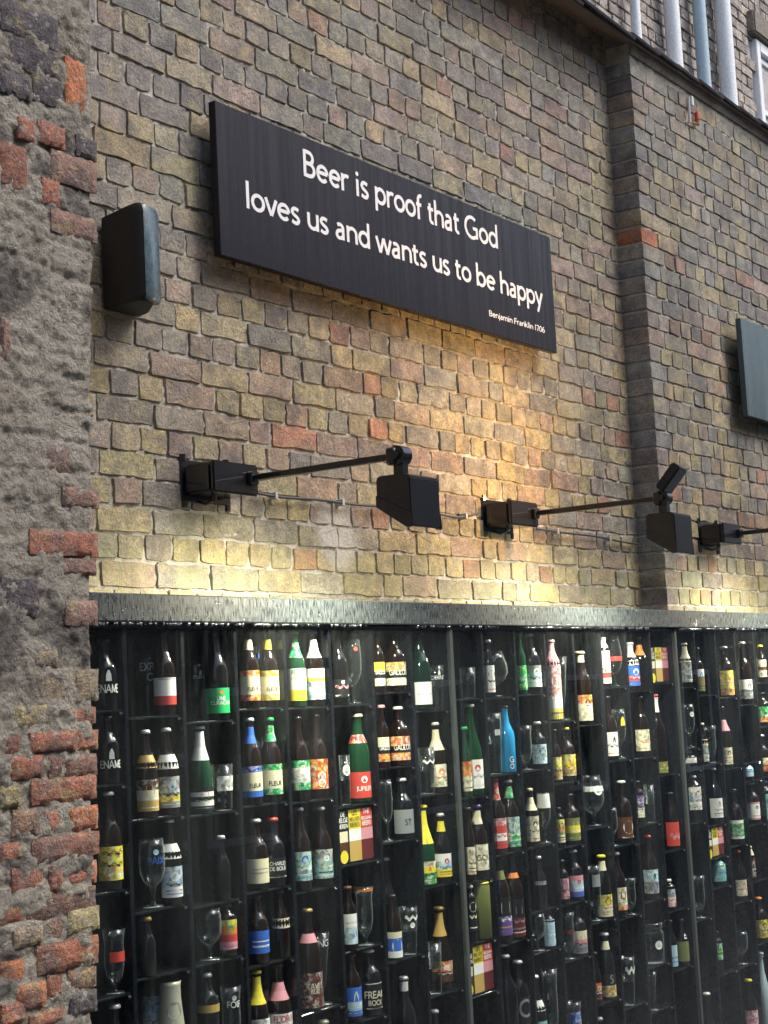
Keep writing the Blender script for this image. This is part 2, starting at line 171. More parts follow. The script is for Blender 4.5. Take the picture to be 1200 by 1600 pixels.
 ('std', 13, 6.8391, -0.2997, 2.5323, 0.2355, 0.0303, 'n', 'w', (0.716, 0.974, 'w'), (0.071, 0.716, 'w4r1w1'), [], 'bottle in a white sleeve with red stripe', 0),
 ('flute', 14, 7.1135, -0.3028, 0.989, 0.1791, 0.0272, 'x', None, None, None, [], 'thin glass with red and white stem', 0),
 ('jar', 14, 7.2021, -0.2656, 1.1953, 0.1891, 0.0644, 'x', None, None, None, [('o', 0.354, 0.58, 'w')], 'clear storage jar with a pale badge', 0),
 ('long', 14, 7.1903, -0.2902, 1.5006, 0.3033, 0.0398, 'n', 'r', None, (0.091, 0.464, 'L1E1'), [], 'red-capped bottle with icy blue picture label', 0),
 ('tumbler', 14, 7.2118, -0.304, 1.8629, 0.1833, 0.026, 'x', None, None, None, [], 'tall bluish tumbler beside the violet label', 0),
 ('std', 14, 7.0947, -0.3034, 1.8629, 0.2104, 0.0266, 'n', 'k', None, (0.171, 0.665, 'U2C1'), [], 'bottle with violet and cream striped label', 0),
 ('long', 14, 7.2011, -0.2914, 2.1839, 0.294, 0.0386, 'n', 'k', None, (0.095, 0.446, 'C1'), [], 'bottle with greenish cream label', 0),
 ('long', 14, 7.2312, -0.2947, 2.5081, 0.263, 0.0353, 'k', 'n', (0.65, 0.843, 'o'), None, [], 'dark bottle with orange collar', 0),
 ('stub', 14, 7.1393, -0.2903, 2.5081, 0.235, 0.0397, 'n', 'w', (0.519, 0.973, 's'), (0.093, 0.506, 'b2r1b1'), [], 'dotted foil bottle with blue and red label', 0),
 ('std', 15, 7.4794, -0.2992, 1.1368, 0.2261, 0.0308, 'k', 'k', None, (0.103, 0.53, 'v1'), [('^', 0.585, 0.696, 'w')], 'right of two narrow labels, olive grey', 0),
 ('std', 15, 7.3461, -0.2997, 1.1368, 0.2387, 0.0303, 'k', 'k', None, (0.084, 0.509, 'l1'), [], 'left of two narrow labels, pale blue', 0),
 ('stub', 15, 7.3694, -0.3, 1.4218, 0.1491, 0.03, 'n', 'w', None, (0.125, 0.791, 'E1P1'), [], 'small bottle with grey and pink label', 0),
 ('std', 15, 7.4606, -0.2934, 1.7108, 0.2788, 0.0366, 'n', 'k', None, (0.057, 0.476, 'r1'), [('~', 0.159, 0.295, 'p')], 'bottle with plain scarlet label', 0),
 ('long', 15, 7.3828, -0.286, 2.0843, 0.398, 0.044, 'n', 'r', (0.775, 0.96, 'w'), (0.02, 0.159, 'v1'), [], 'bottle with dotted white neck and red spot', 0),
 ('box3', 15, 7.4087, -0.31, 2.5404, 0.1779, 0.118, 'n', None, None, None, [], 'black, yellow and red beer carton', 0),
 ('long', 16, 7.7475, -0.286, 0.5443, 0.4124, 0.044, 'k', 'w', None, None, [], 'white-capped bottle low in the right case', 0),
 ('tulip', 16, 7.7212, -0.294, 1.3352, 0.2123, 0.036, 'x', None, None, None, [], 'glass with a column of bright droplets', 0),
 ('stub', 16, 7.7516, -0.294, 1.82, 0.2322, 0.036, 'n', 's', None, (0.253, 0.76, 'W1L1W1'), [], 'bottle with cloudy white and blue label', 0),
 ('stub', 16, 7.7254, -0.289, 2.0868, 0.0956, 0.041, 'k', 's', (0.985, 0.985, 's'), (0.343, 0.618, 'w1'), [], 'foil-necked bottle with tiny white tag', 0),
 ('goblet', 16, 7.7391, -0.3, 2.1974, 0.2243, 0.03, 'x', None, None, None, [('o', 0.705, 0.823, 'w')], 'goblet with a small white mark by the steel post', 0),
 ('std', 16, 7.7456, -0.3002, 2.511, 0.2264, 0.0298, 'n', 'c', (0.558, 0.926, 'c'), (0.103, 0.543, 'E1'), [], 'bottle with mossy grey picture label', 0),
 ('std', 17, 7.8956, -0.2365, 1.0281, 0.251, 0.0366, 'k', 'w', None, (0.026, 0.324, 'r1w1'), [], 'dark bottle with round red and white sticker', 0),
 ('std', 17, 7.8785, -0.304, 1.0281, 0.2172, 0.026, 'n', 'k', None, (0.343, 0.806, 'G1'), [], 'bottle with mossy green label', 0),
 ('stub', 17, 7.9885, -0.29, 1.466, 0.139, 0.04, 'k', 'k', None, (0.167, 0.929, 't1'), [], 'bottle with light turquoise label', 0),
 ('box3', 17, 7.9338, -0.31, 1.62, 0.1512, 0.118, 'n', None, None, None, [], 'black, yellow and red beer carton', 0),
 ('long', 17, 8.0089, -0.2922, 1.7862, 0.2884, 0.0378, 'k', 'w', None, (0.104, 0.453, 'w1'), [], 'white-capped bottle with plain white-green label', 0),
 ('tulip', 17, 7.9979, -0.294, 2.1025, 0.1955, 0.036, 'x', None, None, None, [], 'slim glass right of the grey neck', 0),
 ('std', 17, 7.8823, -0.3024, 2.1025, 0.2138, 0.0276, 'n', 'c', (0.453, 0.609, 'c'), (0.064, 0.438, 'E1'), [], 'cream-necked bottle with grey label', 0),
 ('std', 17, 7.896, -0.2972, 2.4636, 0.2498, 0.0328, 'n', 'k', None, (0.081, 0.54, 'w1v2'), [], 'bottle with white and green-grey label', 0),
 ('std', 18, 8.2691, -0.2906, 0.6352, 0.3003, 0.0394, 'n', 'y', None, (0.222, 0.477, 'P1'), [], 'gold-capped bottle with pink label', 0),
 ('goblet', 18, 8.2101, -0.287, 1.0254, 0.1707, 0.043, 'x', None, None, None, [], 'faceted goblet on the fourth shelf of the right case', 0),
 ('long', 18, 8.2485, -0.2957, 1.3561, 0.2611, 0.0343, 'n', 'r', None, (0.091, 0.415, 'C1'), [], 'red-capped bottle with plain cream label', 0),
 ('stub', 18, 8.2639, -0.288, 1.653, 0.2912, 0.042, 'n', 'k', None, (0.094, 0.434, 'w.5G2w.4'), [], 'bottle with wide lime green label', 0),
 ('long', 18, 8.1859, -0.2868, 2.063, 0.3302, 0.0432, 'n', 'k', (0.603, 0.781, 'p'), (0.062, 0.332, 'C1'), [], 'bottle with pink and cream neck', 0),
 ('stub', 18, 8.2745, -0.288, 2.4434, 0.2753, 0.042, 'n', 's', None, (0.032, 0.515, 'Y3O1'), [('~', 0.21, 0.363, 'p')], 'bottle with yellow label crossed by a pink stripe', 0),
 ('std', 18, 8.111, -0.2563, 2.4434, 0.2849, 0.035, 'n', 'k', None, (0.127, 0.539, 'w1N2'), [], 'dark bottle with white and brown label', 0),
 ('champ', 19, 8.4623, -0.286, 0.6305, 0.4155, 0.044, 'L2', 's', None, None, [], 'pale icy blue sculpted bottle', 0),
 ('stub', 19, 8.49, -0.2893, 1.1037, 0.2344, 0.0407, 'n', 'o', None, (0.088, 0.499, 'Y1'), [], 'orange-capped bottle with mustard yellow label', 0),
 ('std', 19, 8.3865, -0.304, 1.4376, 0.1891, 0.026, 'n', 'c', (0.745, 0.927, 'c'), (0.127, 0.672, 'N1'), [], 'bottle with tan wrapped neck', 0),
 ('stub', 19, 8.5047, -0.2898, 1.7399, 0.2236, 0.0402, 'n', 'w', None, (0.094, 0.517, 'p.3w2p.3'), [], 'bottle with pink-edged white label', 0),
 ('std', 19, 8.4549, -0.2963, 1.9786, 0.0854, 0.0337, 'n', 'k', None, (0.246, 0.985, 'l1'), [], 'bottle with small sky blue label', 0),
 ('tumbler', 19, 8.3727, -0.2645, 2.079, 0.0769, 0.0185, 'x', None, None, (0.182, 0.636, 'r1'), [], 'tiny glass holding something red', 0),
 ('stub', 19, 8.5294, -0.288, 2.3953, 0.3474, 0.042, 'n', 's', None, (0.082, 0.391, 'w1E1'), [], 'dark bottle with white and black label', 0),
 ('stub', 20, 8.6947, -0.288, 1.708, 0.2498, 0.042, 'k', 'b', None, (0.142, 0.714, 't1'), [], 'blue-capped bottle with teal label', 0),
 ('stub', 20, 8.6987, -0.2901, 1.9862, 0.23, 0.0399, 'n', 's', None, (0.109, 0.437, 'C1O1'), [], 'bottle with cream and peach label', 0),
 ('stub', 20, 8.7791, -0.28, 2.2633, 0.1895, 0.05, 'n', 'k', None, (0.115, 0.576, 'G2O1'), [], 'bottle with wide green and cream label', 0),
 ('std', 20, 8.7578, -0.3021, 2.5109, 0.2121, 0.0279, 'n', 'y', None, (0.138, 0.603, 'C1n.5C1'), [], 'bottle with cream and brown striped label', 0),
]
SHELVES = {0: [1.3742, 1.6926, 2.0012, 2.3207, 2.5462], 1: [1.448, 1.7231, 1.9226, 2.204, 2.5192], 2: [1.3905, 1.7205, 1.9049, 2.1934, 2.4929], 3: [1.3302, 1.6739, 1.9149, 2.201, 2.5255], 4: [1.1893, 1.4691, 1.8822, 2.1921, 2.5195], 5: [1.3862, 1.6391, 1.9447, 2.1556, 2.5196], 6: [1.1708, 1.5622, 1.9971, 2.2745, 2.5582], 7: [1.0354, 1.3893, 1.8006, 2.1521, 2.4793], 8: [1.3358, 1.5421, 1.7826, 2.1192, 2.516], 9: [1.1169, 1.503, 1.867, 2.1933, 2.5147], 10: [0.9825, 1.4255, 1.5973, 1.8694, 2.1938, 2.5198], 11: [0.9311, 1.3505, 1.5925, 1.8386, 2.1205, 2.3928], 12: [0.7424, 1.1189, 1.4775, 1.8965, 2.3644], 13: [1.0534, 1.4576, 1.7918, 2.1868, 2.5313], 14: [0.988, 1.1943, 1.4996, 1.8619, 2.1829, 2.5071], 15: [1.1358, 1.4208, 1.7098, 2.0833, 2.5394], 16: [0.5433, 1.3342, 1.819, 2.0858, 2.1964, 2.51], 17: [1.0271, 1.465, 1.619, 1.7852, 2.1015, 2.4626], 18: [0.6342, 1.0244, 1.3551, 1.652, 2.062, 2.4424], 19: [0.6295, 1.1027, 1.4366, 1.7389, 1.9776, 2.078, 2.3943], 20: [1.707, 1.9852, 2.2623, 2.5099]}
PILLAR_BRICKS = [(3.159, 3.241, 4.282, 4.433, 'A'), (3.047, 3.151, 4.158, 4.215, 'R'), (2.969, 3.028, 4.147, 4.199, 'R'), (2.908, 3.001, 4.003, 4.117, 'R'), (3.097, 3.27, 4.057, 4.14, 'P'), (3.059, 3.127, 3.983, 4.049, 'R'), (3.092, 3.258, 3.906, 3.968, 'P'), (3.195, 3.273, 4.154, 4.209, 'K'), (2.92, 3.133, 4.447, 4.537, 'K'), (2.94, 3.147, 4.358, 4.446, 'K'), (3.037, 3.149, 4.277, 4.358, 'K'), (2.917, 2.935, 4.29, 4.402, 'K'), (2.915, 3.028, 4.266, 4.326, 'K'), (2.978, 3.212, 2.981, 3.04, 'R'), (3.105, 3.21, 2.93, 2.967, 'P'), (2.872, 3.007, 2.812, 2.902, 'K'), (2.893, 2.925, 3.508, 3.615, 'P'), (3.049, 3.145, 3.216, 3.28, 'P'), (3.1, 3.21, 3.121, 3.167, 'P'), (3.1, 3.202, 2.788, 2.847, 'P'), (2.979, 3.071, 2.674, 2.709, 'T'), (2.99, 3.135, 2.58, 2.658, 'T'), (3.14, 3.199, 2.58, 2.656, 'T'), (2.9, 3.04, 2.516, 2.564, 'Y'), (3.085, 3.195, 2.514, 2.551, 'R'), (2.861, 2.935, 2.444, 2.494, 'R'), (2.96, 3.132, 2.447, 2.49, 'R'), (3.137, 3.205, 2.442, 2.488, 'A'), (2.896, 3.008, 2.38, 2.431, 'R'), (3.031, 3.08, 2.376, 2.426, 'R'), (3.089, 3.197, 2.374, 2.421, 'D'), (2.857, 2.927, 2.308, 2.356, 'Y'), (2.963, 3.199, 2.307, 2.364, 'R'), (2.892, 2.989, 2.232, 2.29, 'B'), (3.007, 3.069, 2.227, 2.282, 'R'), (3.091, 3.198, 2.226, 2.283, 'A'), (2.853, 2.933, 2.171, 2.21, 'R'), (2.96, 3.198, 2.155, 2.21, 'R'), (2.891, 3.002, 2.085, 2.14, 'R'), (3.016, 3.064, 2.075, 2.134, 'R'), (3.081, 3.187, 2.079, 2.132, 'R'), (2.85, 2.867, 2.095, 2.122, 'R'), (2.848, 2.933, 2.012, 2.066, 'R'), (2.94, 3.174, 2.002, 2.063, 'D'), (2.887, 2.986, 1.947, 1.986, 'T'), (3.002, 3.071, 1.943, 2.001, 'B'), (3.076, 3.17, 1.955, 2.008, 'Y'), (2.846, 2.863, 1.953, 1.988, 'T'), (2.966, 3.186, 1.865, 1.932, 'R'), (2.844, 2.923, 1.861, 1.909, 'A'), (3.075, 3.19, 1.803, 1.848, 'B'), (2.893, 2.992, 1.787, 1.842, 'A'), (3.001, 3.054, 1.796, 1.852, 'R'), (3.077, 3.2, 1.738, 1.79, 'K'), (2.841, 2.92, 1.758, 1.803, 'R'), (2.937, 3.06, 1.733, 1.762, 'R')]
CABLE_ONE = [(4.635, -0.03, 3.332), (4.788, -0.03, 3.326), (5.031, -0.03, 3.333), (5.289, -0.03, 3.33), (5.663, -0.03, 3.344), (5.963, -0.03, 3.326), (6.08, -0.03, 3.328), (6.207, -0.03, 3.35)]
CABLE_TWO = [(6.746, -0.03, 3.312), (7.012, -0.03, 3.307), (7.35, -0.03, 3.306), (7.599, -0.03, 3.294), (7.831, -0.03, 3.288)]


# ---------------------------------------------------------------- materials
MATS = {}
def new_mat(name):
    mt = bpy.data.materials.new(name); mt.use_nodes = True
    nt = mt.node_tree; return mt, nt, nt.nodes, nt.links, nt.nodes['Principled BSDF']
def nd(nt, typ, **kw):
    n = nt.nodes.new(typ)
    for k, v in kw.items():
        if k.startswith('i_'):
            n.inputs[k[2:]].default_value = v
        else: setattr(n, k, v)
    return n
def pos_noise(nt, scale, detail=4, rough=.6, vec=None, sc3=None):
    n = nd(nt, 'ShaderNodeTexNoise'); n.inputs['Scale'].default_value = scale
    n.inputs['Detail'].default_value = detail; n.inputs['Roughness'].default_value = rough
    g = vec
    if g is None: g = nd(nt, 'ShaderNodeNewGeometry').outputs['Position']
    if sc3:
        mp = nd(nt, 'ShaderNodeMapping'); mp.inputs['Scale'].default_value = sc3
        nt.links.new(g, mp.inputs['Vector']); g = mp.outputs[0]
    nt.links.new(g, n.inputs['Vector'])
    return n
def ramp(nt, src, a, b, ca=(0, 0, 0, 1), cb=(1, 1, 1, 1)):
    r = nd(nt, 'ShaderNodeValToRGB'); r.color_ramp.elements[0].position = a; r.color_ramp.elements[1].position = b
    r.color_ramp.elements[0].color = ca; r.color_ramp.elements[1].color = cb
    nt.links.new(src, r.inputs[0]); return r.outputs[0]
def mix(nt, fac, a, b, mode='MIX'):
    n = nd(nt, 'ShaderNodeMix', data_type='RGBA', blend_type=mode)
    for s, v in ((0, fac), (6, a), (7, b)):
        if isinstance(v, (int, float)): n.inputs[s].default_value = v
        elif isinstance(v, tuple): n.inputs[s].default_value = v if len(v) == 4 else (*v, 1)
        else: nt.links.new(v, n.inputs[s])
    return n.outputs[2]
def math_(nt, op, a, b=None, clamp=False):
    n = nd(nt, 'ShaderNodeMath', operation=op, use_clamp=clamp)
    for s, v in ((0, a), (1, b)):
        if v is None: continue
        if isinstance(v, (int, float)): n.inputs[s].default_value = v
        else: nt.links.new(v, n.inputs[s])
    return n.outputs[0]
def bump(nt, h, strength, dist):
    b = nd(nt, 'ShaderNodeBump'); b.inputs['Strength'].default_value = strength; b.inputs['Distance'].default_value = dist
    nt.links.new(h, b.inputs['Height']); return b.outputs[0]
def plain(name, c, rough=.5, metal=0, spec=.5, coat=0, fleck=0, emis=None, estr=0, bmp=0):
    if name in MATS: return MATS[name]
    mt, nt, N, L, P = new_mat(name)
    P.inputs['Base Color'].default_value = (*c, 1); P.inputs['Roughness'].default_value = rough
    P.inputs['Metallic'].default_value = metal; P.inputs['Specular IOR Level'].default_value = spec
    P.inputs['Coat Weight'].default_value = coat; P.inputs['Coat Roughness'].default_value = .05
    if fleck:
        n = pos_noise(nt, 60, 5)
        L.new(mix(nt, ramp(nt, n.outputs[0], .35, .7), tuple(x * (1 - fleck) for x in c), tuple(min(1, x * (1 + fleck)) for x in c)), P.inputs['Base Color'])
        n2 = pos_noise(nt, 9, 3)
        L.new(ramp(nt, n2.outputs[0], .3, .7, (max(0, rough - .12),) * 3 + (1,), (min(1, rough + .15),) * 3 + (1,)), P.inputs['Roughness'])
    if bmp:
        L.new(bump(nt, pos_noise(nt, 250, 3).outputs[0], bmp, .002), P.inputs['Normal'])
    if emis: P.inputs['Emission Color'].default_value = (*emis, 1); P.inputs['Emission Strength'].default_value = estr
    MATS[name] = mt; return mt

def brick_mat(name, source, wallkind='main'):
    mt, nt, N, L, P = new_mat(name)
    if source == 'object': base = nd(nt, 'ShaderNodeObjectInfo').outputs['Color']
    else:
        a = nd(nt, 'ShaderNodeAttribute'); a.attribute_name = 'tint'; base = a.outputs['Color']
    geo = nd(nt, 'ShaderNodeNewGeometry')
    n1 = pos_noise(nt, 16, 6, .65); n2 = pos_noise(nt, 75, 6, .7); n3 = pos_noise(nt, 5, 4, .55); n4 = pos_noise(nt, 230, 3, .7)
    n0 = pos_noise(nt, 34, 6, .72)
    c = mix(nt, ramp(nt, n1.outputs[0], .32, .68), mix(nt, 1.0, base, (.60, .60, .63), 'MULTIPLY'), mix(nt, 1.0, base, (1.45, 1.38, 1.30), 'MULTIPLY'))
    c = mix(nt, math_(nt, 'MULTIPLY', ramp(nt, n0.outputs[0], .48, .62), .45), c, mix(nt, 1.0, base, (1.75, 1.65, 1.7), 'MULTIPLY'))
    # purple-black and ochre firing blotches
    n7 = pos_noise(nt, 8.5, 5, .62); n8 = pos_noise(nt, 11, 4, .6, sc3=(1, 1, 1.7))
    c = mix(nt, math_(nt, 'MULTIPLY', ramp(nt, n7.outputs[0], .50, .61), .60), c, (.135, .125, .132))
    c = mix(nt, math_(nt, 'MULTIPLY', ramp(nt, n8.outputs[0], .57, .67), .50), c, (.44, .37, .17))
    c = mix(nt, math_(nt, 'MULTIPLY', ramp(nt, n3.outputs[0], .58, .70), .40), c, (.10, .095, .095))
    # dark pits
    c = mix(nt, math_(nt, 'MULTIPLY', ramp(nt, n2.outputs[0], .58, .68), .8), c, (.05, .045, .042))
    n9 = pos_noise(nt, 55, 5, .75, sc3=(.7, 1, 1.8))
    c = mix(nt, math_(nt, 'MULTIPLY', ramp(nt, n9.outputs[0], .55, .66), .5), c, mix(nt, 1.0, base, (.42, .40, .42), 'MULTIPLY'))
    g1 = pos_noise(nt, 120, 5, .8)
    c = mix(nt, 1.0, c, ramp(nt, g1.outputs[0], .36, .64, (.58, .57, .57, 1), (1.42, 1.40, 1.36, 1)), 'MULTIPLY')
    # lime and mortar smears
    n5 = pos_noise(nt, 28, 5, .7, sc3=(1, 1, 1.6))
    c = mix(nt, math_(nt, 'MULTIPLY', ramp(nt, n5.outputs[0], .60 if wallkind == 'main' else .56, .70 if wallkind == 'main' else .64), .6), c, (.46, .43, .37))
    if wallkind == 'main':
        # soot and rain runs down the wall, pale salt bloom in broad patches
        r1 = pos_noise(nt, 1, 5, .6, sc3=(2.6, 2.6, .55)); r2 = pos_noise(nt, 1.3, 4, .6)
        c = mix(nt, math_(nt, 'MULTIPLY', ramp(nt, r1.outputs[0], .50, .66), .42), c, mix(nt, 1.0, c, (.50, .50, .52), 'MULTIPLY'))
        c = mix(nt, math_(nt, 'MULTIPLY', math_(nt, 'MULTIPLY', ramp(nt, r2.outputs[0], .52, .68), ramp(nt, n2.outputs[0], .42, .56)), .35), c, (.52, .49, .43))
        sp = nd(nt, 'ShaderNodeSeparateXYZ'); L.new(geo.outputs['Position'], sp.inputs[0])
        # algae plus the lamps' yellow glow, painted in above the ledge
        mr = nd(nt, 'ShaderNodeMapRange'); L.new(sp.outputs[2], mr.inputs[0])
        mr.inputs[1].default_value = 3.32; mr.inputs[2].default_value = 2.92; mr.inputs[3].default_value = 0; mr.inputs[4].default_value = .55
        alg_glow = math_(nt, 'MULTIPLY', mr.outputs[0], ramp(nt, n3.outputs[0], .30, .62), True)
        c = mix(nt, alg_glow, c, (.36, .355, .16))
        # lime bloom round an old fixing hole
        d = nd(nt, 'ShaderNodeVectorMath', operation='DISTANCE'); L.new(geo.outputs['Position'], d.inputs[0]); d.inputs[1].default_value = (5.17, 0, 3.20)
        dd = math_(nt, 'ADD', d.outputs['Value'], math_(nt, 'MULTIPLY', math_(nt, 'SUBTRACT', n1.outputs[0], .5), .22))
        c = mix(nt, math_(nt, 'MULTIPLY', ramp(nt, dd, .08, .17, (1, 1, 1, 1), (0, 0, 0, 1)), .7), c, (.62, .60, .55))
    L.new(c, P.inputs['Base Color'])
    L.new(ramp(nt, n1.outputs[0], .3, .7, (.52,) * 3 + (1,), (.85,) * 3 + (1,)), P.inputs['Roughness'])
    P.inputs['Specular IOR Level'].default_value = .35
    h = math_(nt, 'ADD', math_(nt, 'MULTIPLY', n2.outputs[0], .7), math_(nt, 'ADD', n1.outputs[0], math_(nt, 'MULTIPLY', n4.outputs[0], .25)))
    L.new(bump(nt, h, 1.0, .009 if wallkind == 'main' else .016), P.inputs['Normal'])
    MATS[name] = mt; return mt
def mortar_mat(name, ca, cb, cd, scale=1.0, bd=.006, patches=False):
    mt, nt, N, L, P = new_mat(name)
    n1 = pos_noise(nt, 7 * scale, 6, .65); n2 = pos_noise(nt, 90 * scale, 6, .75); n3 = pos_noise(nt, 30 * scale, 5, .7)
    c = mix(nt, ramp(nt, n1.outputs[0], .35, .65), ca, cb)
    c = mix(nt, math_(nt, 'MULTIPLY', ramp(nt, n3.outputs[0], .50, .66), .7), c, cd)
    c = mix(nt, math_(nt, 'MULTIPLY', ramp(nt, n2.outputs[0], .58, .70), .8), c, tuple(x * .35 for x in cd))
    if patches:
        n6 = pos_noise(nt, 42, 8, .8); n10 = nd(nt, 'ShaderNodeTexVoronoi'); n10.inputs['Scale'].default_value = 95
        L.new(nd(nt, 'ShaderNodeNewGeometry').outputs['Position'], n10.inputs['Vector'])
        c = mix(nt, math_(nt, 'MULTIPLY', ramp(nt, n6.outputs[0], .52, .62), .5), c, (.20, .18, .155))
        c = mix(nt, math_(nt, 'MULTIPLY', ramp(nt, n6.outputs[0], .36, .44, (1, 1, 1, 1), (0, 0, 0, 1)), .5), c, (.62, .58, .52))
        n4 = pos_noise(nt, 3.1, 5, .6)
        c = mix(nt, math_(nt, 'MULTIPLY', ramp(nt, n4.outputs[0], .53, .60), .72), c, (.085, .072, .082))
        n5 = pos_noise(nt, 4.6, 4, .6)
        c = mix(nt, math_(nt, 'MULTIPLY', ramp(nt, n5.outputs[0], .60, .66), .6), c, (.34, .30, .24))
    L.new(c, P.inputs['Base Color']); P.inputs['Roughness'].default_value = .9; P.inputs['Specular IOR Level'].default_value = .25
    h = math_(nt, 'ADD', n2.outputs[0], math_(nt, 'MULTIPLY', n3.outputs[0], 1.2))
    if patches: h = math_(nt, 'ADD', h, math_(nt, 'ADD', math_(nt, 'MULTIPLY', n6.outputs[0], 1.5), math_(nt, 'MULTIPLY', n10.outputs['Distance'], .35)))
    L.new(bump(nt, h, 1.0, bd), P.inputs['Normal'])
    MATS[name] = mt; return mt

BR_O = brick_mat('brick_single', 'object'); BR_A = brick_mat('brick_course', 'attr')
PB_O = brick_mat('old_brick', 'object', 'old')
UB_A = brick_mat('grey_brick', 'attr', 'old')
MORTAR = mortar_mat('mortar', (.60, .57, .51), (.38, .36, .31), (.20, .185, .16))
RUBBLE = mortar_mat('crumbling_mortar', (.66, .61, .52), (.52, .47, .40), (.32, .29, .25), .8, .020, True)

def wet_panel_mat(name, c1, c2, r1, r2, streak=(60, 60, 2.2)):
    mt, nt, N, L, P = new_mat(name)
    n = pos_noise(nt, 1, 5, .6, sc3=streak); n2 = pos_noise(nt, 170, 2, .6)
    L.new(mix(nt, ramp(nt, n.outputs[0], .40, .64), c1, c2), P.inputs['Base Color'])
    L.new(ramp(nt, n.outputs[0], .38, .62, (r1,) * 3 + (1,), (r2,) * 3 + (1,)), P.inputs['Roughness'])
    h = math_(nt, 'ADD', ramp(nt, n2.outputs[0], .60, .66), math_(nt, 'MULTIPLY', n.outputs[0], .5))
    L.new(bump(nt, h, .25, .0015), P.inputs['Normal'])
    MATS[name] = mt; return mt
SIGN = wet_panel_mat('sign_lacquer', (.007, .006, .009), (.017, .015, .022), .34, .20, (34, 34, .9))  # paler streaks paint reflections into the black lacquer
SIGN.node_tree.nodes['Principled BSDF'].inputs['Specular IOR Level'].default_value = .22
LEDGE = wet_panel_mat('ledge_metal', (.016, .022, .026), (.075, .088, .094), .25, .5, (150, 150, 30))
WHITE_LETTER = plain('white_letter', (.82, .82, .84), .5)
BLACK_METAL = plain('black_metal', (.010, .010, .013), .26, 0, .5, .4, bmp=.25)
BLACK_MATT = plain('black_grille', (.008, .008, .010), .6)
SPK_FRONT = plain('speaker_sky_sheen', (.10, .15, .18), .25, 0, .5, .2, fleck=.3)  # blue-grey of the mirrored sky put into the front's colour
LACQUER = plain('cabinet_lacquer', (.006, .007, .010), .22, 0, .5, 0, fleck=.2)
DIVIDER = plain('divider_lacquer', (.007, .009, .013), .25, 0, .35, 0, fleck=.25)
BACKM = plain('cabinet_back', (.008, .008, .010), .5)
STEEL = plain('post_steel', (.10, .12, .125), .32, .5, .5)
CHROME = plain('chrome', (.8, .82, .85), .12, 1)
DROP = plain('water_drop', (.75, .8, .85), .06, 1)
def shelf_mat():
    mt, nt, N, L, P = new_mat('smoked_shelf'); P.inputs['Base Color'].default_value = (.010, .013, .016, 1); P.inputs['Roughness'].default_value = .08
    MATS['shelf'] = mt; return mt
SHELF = shelf_mat()
def mix_f(nt, f, a, b):
    # f ? b : a
    return math_(nt, 'ADD', math_(nt, 'MULTIPLY', a, math_(nt, 'SUBTRACT', 1, f)), math_(nt, 'MULTIPLY', f, b), True)
def thin_glass(name, tint, ior=1.45, extra=0.0, rough=0.0, face=0.0, back=0.0, dust_veil=0.0):
    mt, nt, N, L, P = new_mat(name); N.remove(P)
    t = nd(nt, 'ShaderNodeBsdfTransparent'); t.inputs[0].default_value = (*tint, 1)
    g = nd(nt, 'ShaderNodeBsdfGlossy'); g.inputs['Roughness'].default_value = rough; g.inputs[0].default_value = (.95, .97, 1, 1)
    f = nd(nt, 'ShaderNodeFresnel'); f.inputs[0].default_value = ior
    fac = f.outputs[0]
    if face:
        lw = nd(nt, 'ShaderNodeLayerWeight'); lw.inputs[0].default_value = .5
        fac = math_(nt, 'ADD', fac, math_(nt, 'MULTIPLY', math_(nt, 'POWER', lw.outputs['Facing'], 4), face), True)
    if extra: fac = math_(nt, 'ADD', fac, extra, True)
    bf = nd(nt, 'ShaderNodeNewGeometry').outputs['Backfacing']
    fac = mix_f(nt, bf, fac, back)
    ms = nd(nt, 'ShaderNodeMixShader'); tt = t.outputs[0]
    if face:
        df = nd(nt, 'ShaderNodeBsdfDiffuse'); df.inputs[0].default_value = (.75, .8, .8, 1)  # pale edge colour stands in for light gathered at glass rims
        m2 = nd(nt, 'ShaderNodeMixShader'); L.new(math_(nt, 'ADD', math_(nt, 'MULTIPLY', math_(nt, 'POWER', lw.outputs['Facing'], 5), .60), .006), m2.inputs[0])
        L.new(t.outputs[0], m2.inputs[1]); L.new(df.outputs[0], m2.inputs[2]); tt = m2.outputs[0]
    if dust_veil:  # dusty smears mixed in to give the pane its grey reflection veil
        df = nd(nt, 'ShaderNodeBsdfDiffuse'); df.inputs[0].default_value = (.62, .68, .72, 1)
        n = pos_noise(nt, 1, 5, .65, sc3=(3.5, 3.5, .9)); n2 = pos_noise(nt, 1, 4, .6, sc3=(40, 40, 3))
        m2 = nd(nt, 'ShaderNodeMixShader')
        L.new(math_(nt, 'MULTIPLY', math_(nt, 'ADD', ramp(nt, n.outputs[0], .35, .75), math_(nt, 'MULTIPLY', ramp(nt, n2.outputs[0], .5, .75), .5)), dust_veil), m2.inputs[0])
        L.new(t.outputs[0], m2.inputs[1]); L.new(df.outputs[0], m2.inputs[2]); tt = m2.outputs[0]
    L.new(fac, ms.inputs[0]); L.new(tt, ms.inputs[1]); L.new(g.outputs[0], ms.inputs[2])
    L.new(ms.outputs[0], N['Material Output'].inputs[0]); MATS[name] = mt; return mt
PANE = thin_glass('case_pane', (.95, .97, .965), 1.5, dust_veil=.012)
CLEAR = thin_glass('drinking_glass', (.86, .90, .89), 1.5, .01, .03, .5, .06)
GREENGL = thin_glass('green_drinking_glass', (.45, .75, .45), 1.5, .02, .03, .5, .06)

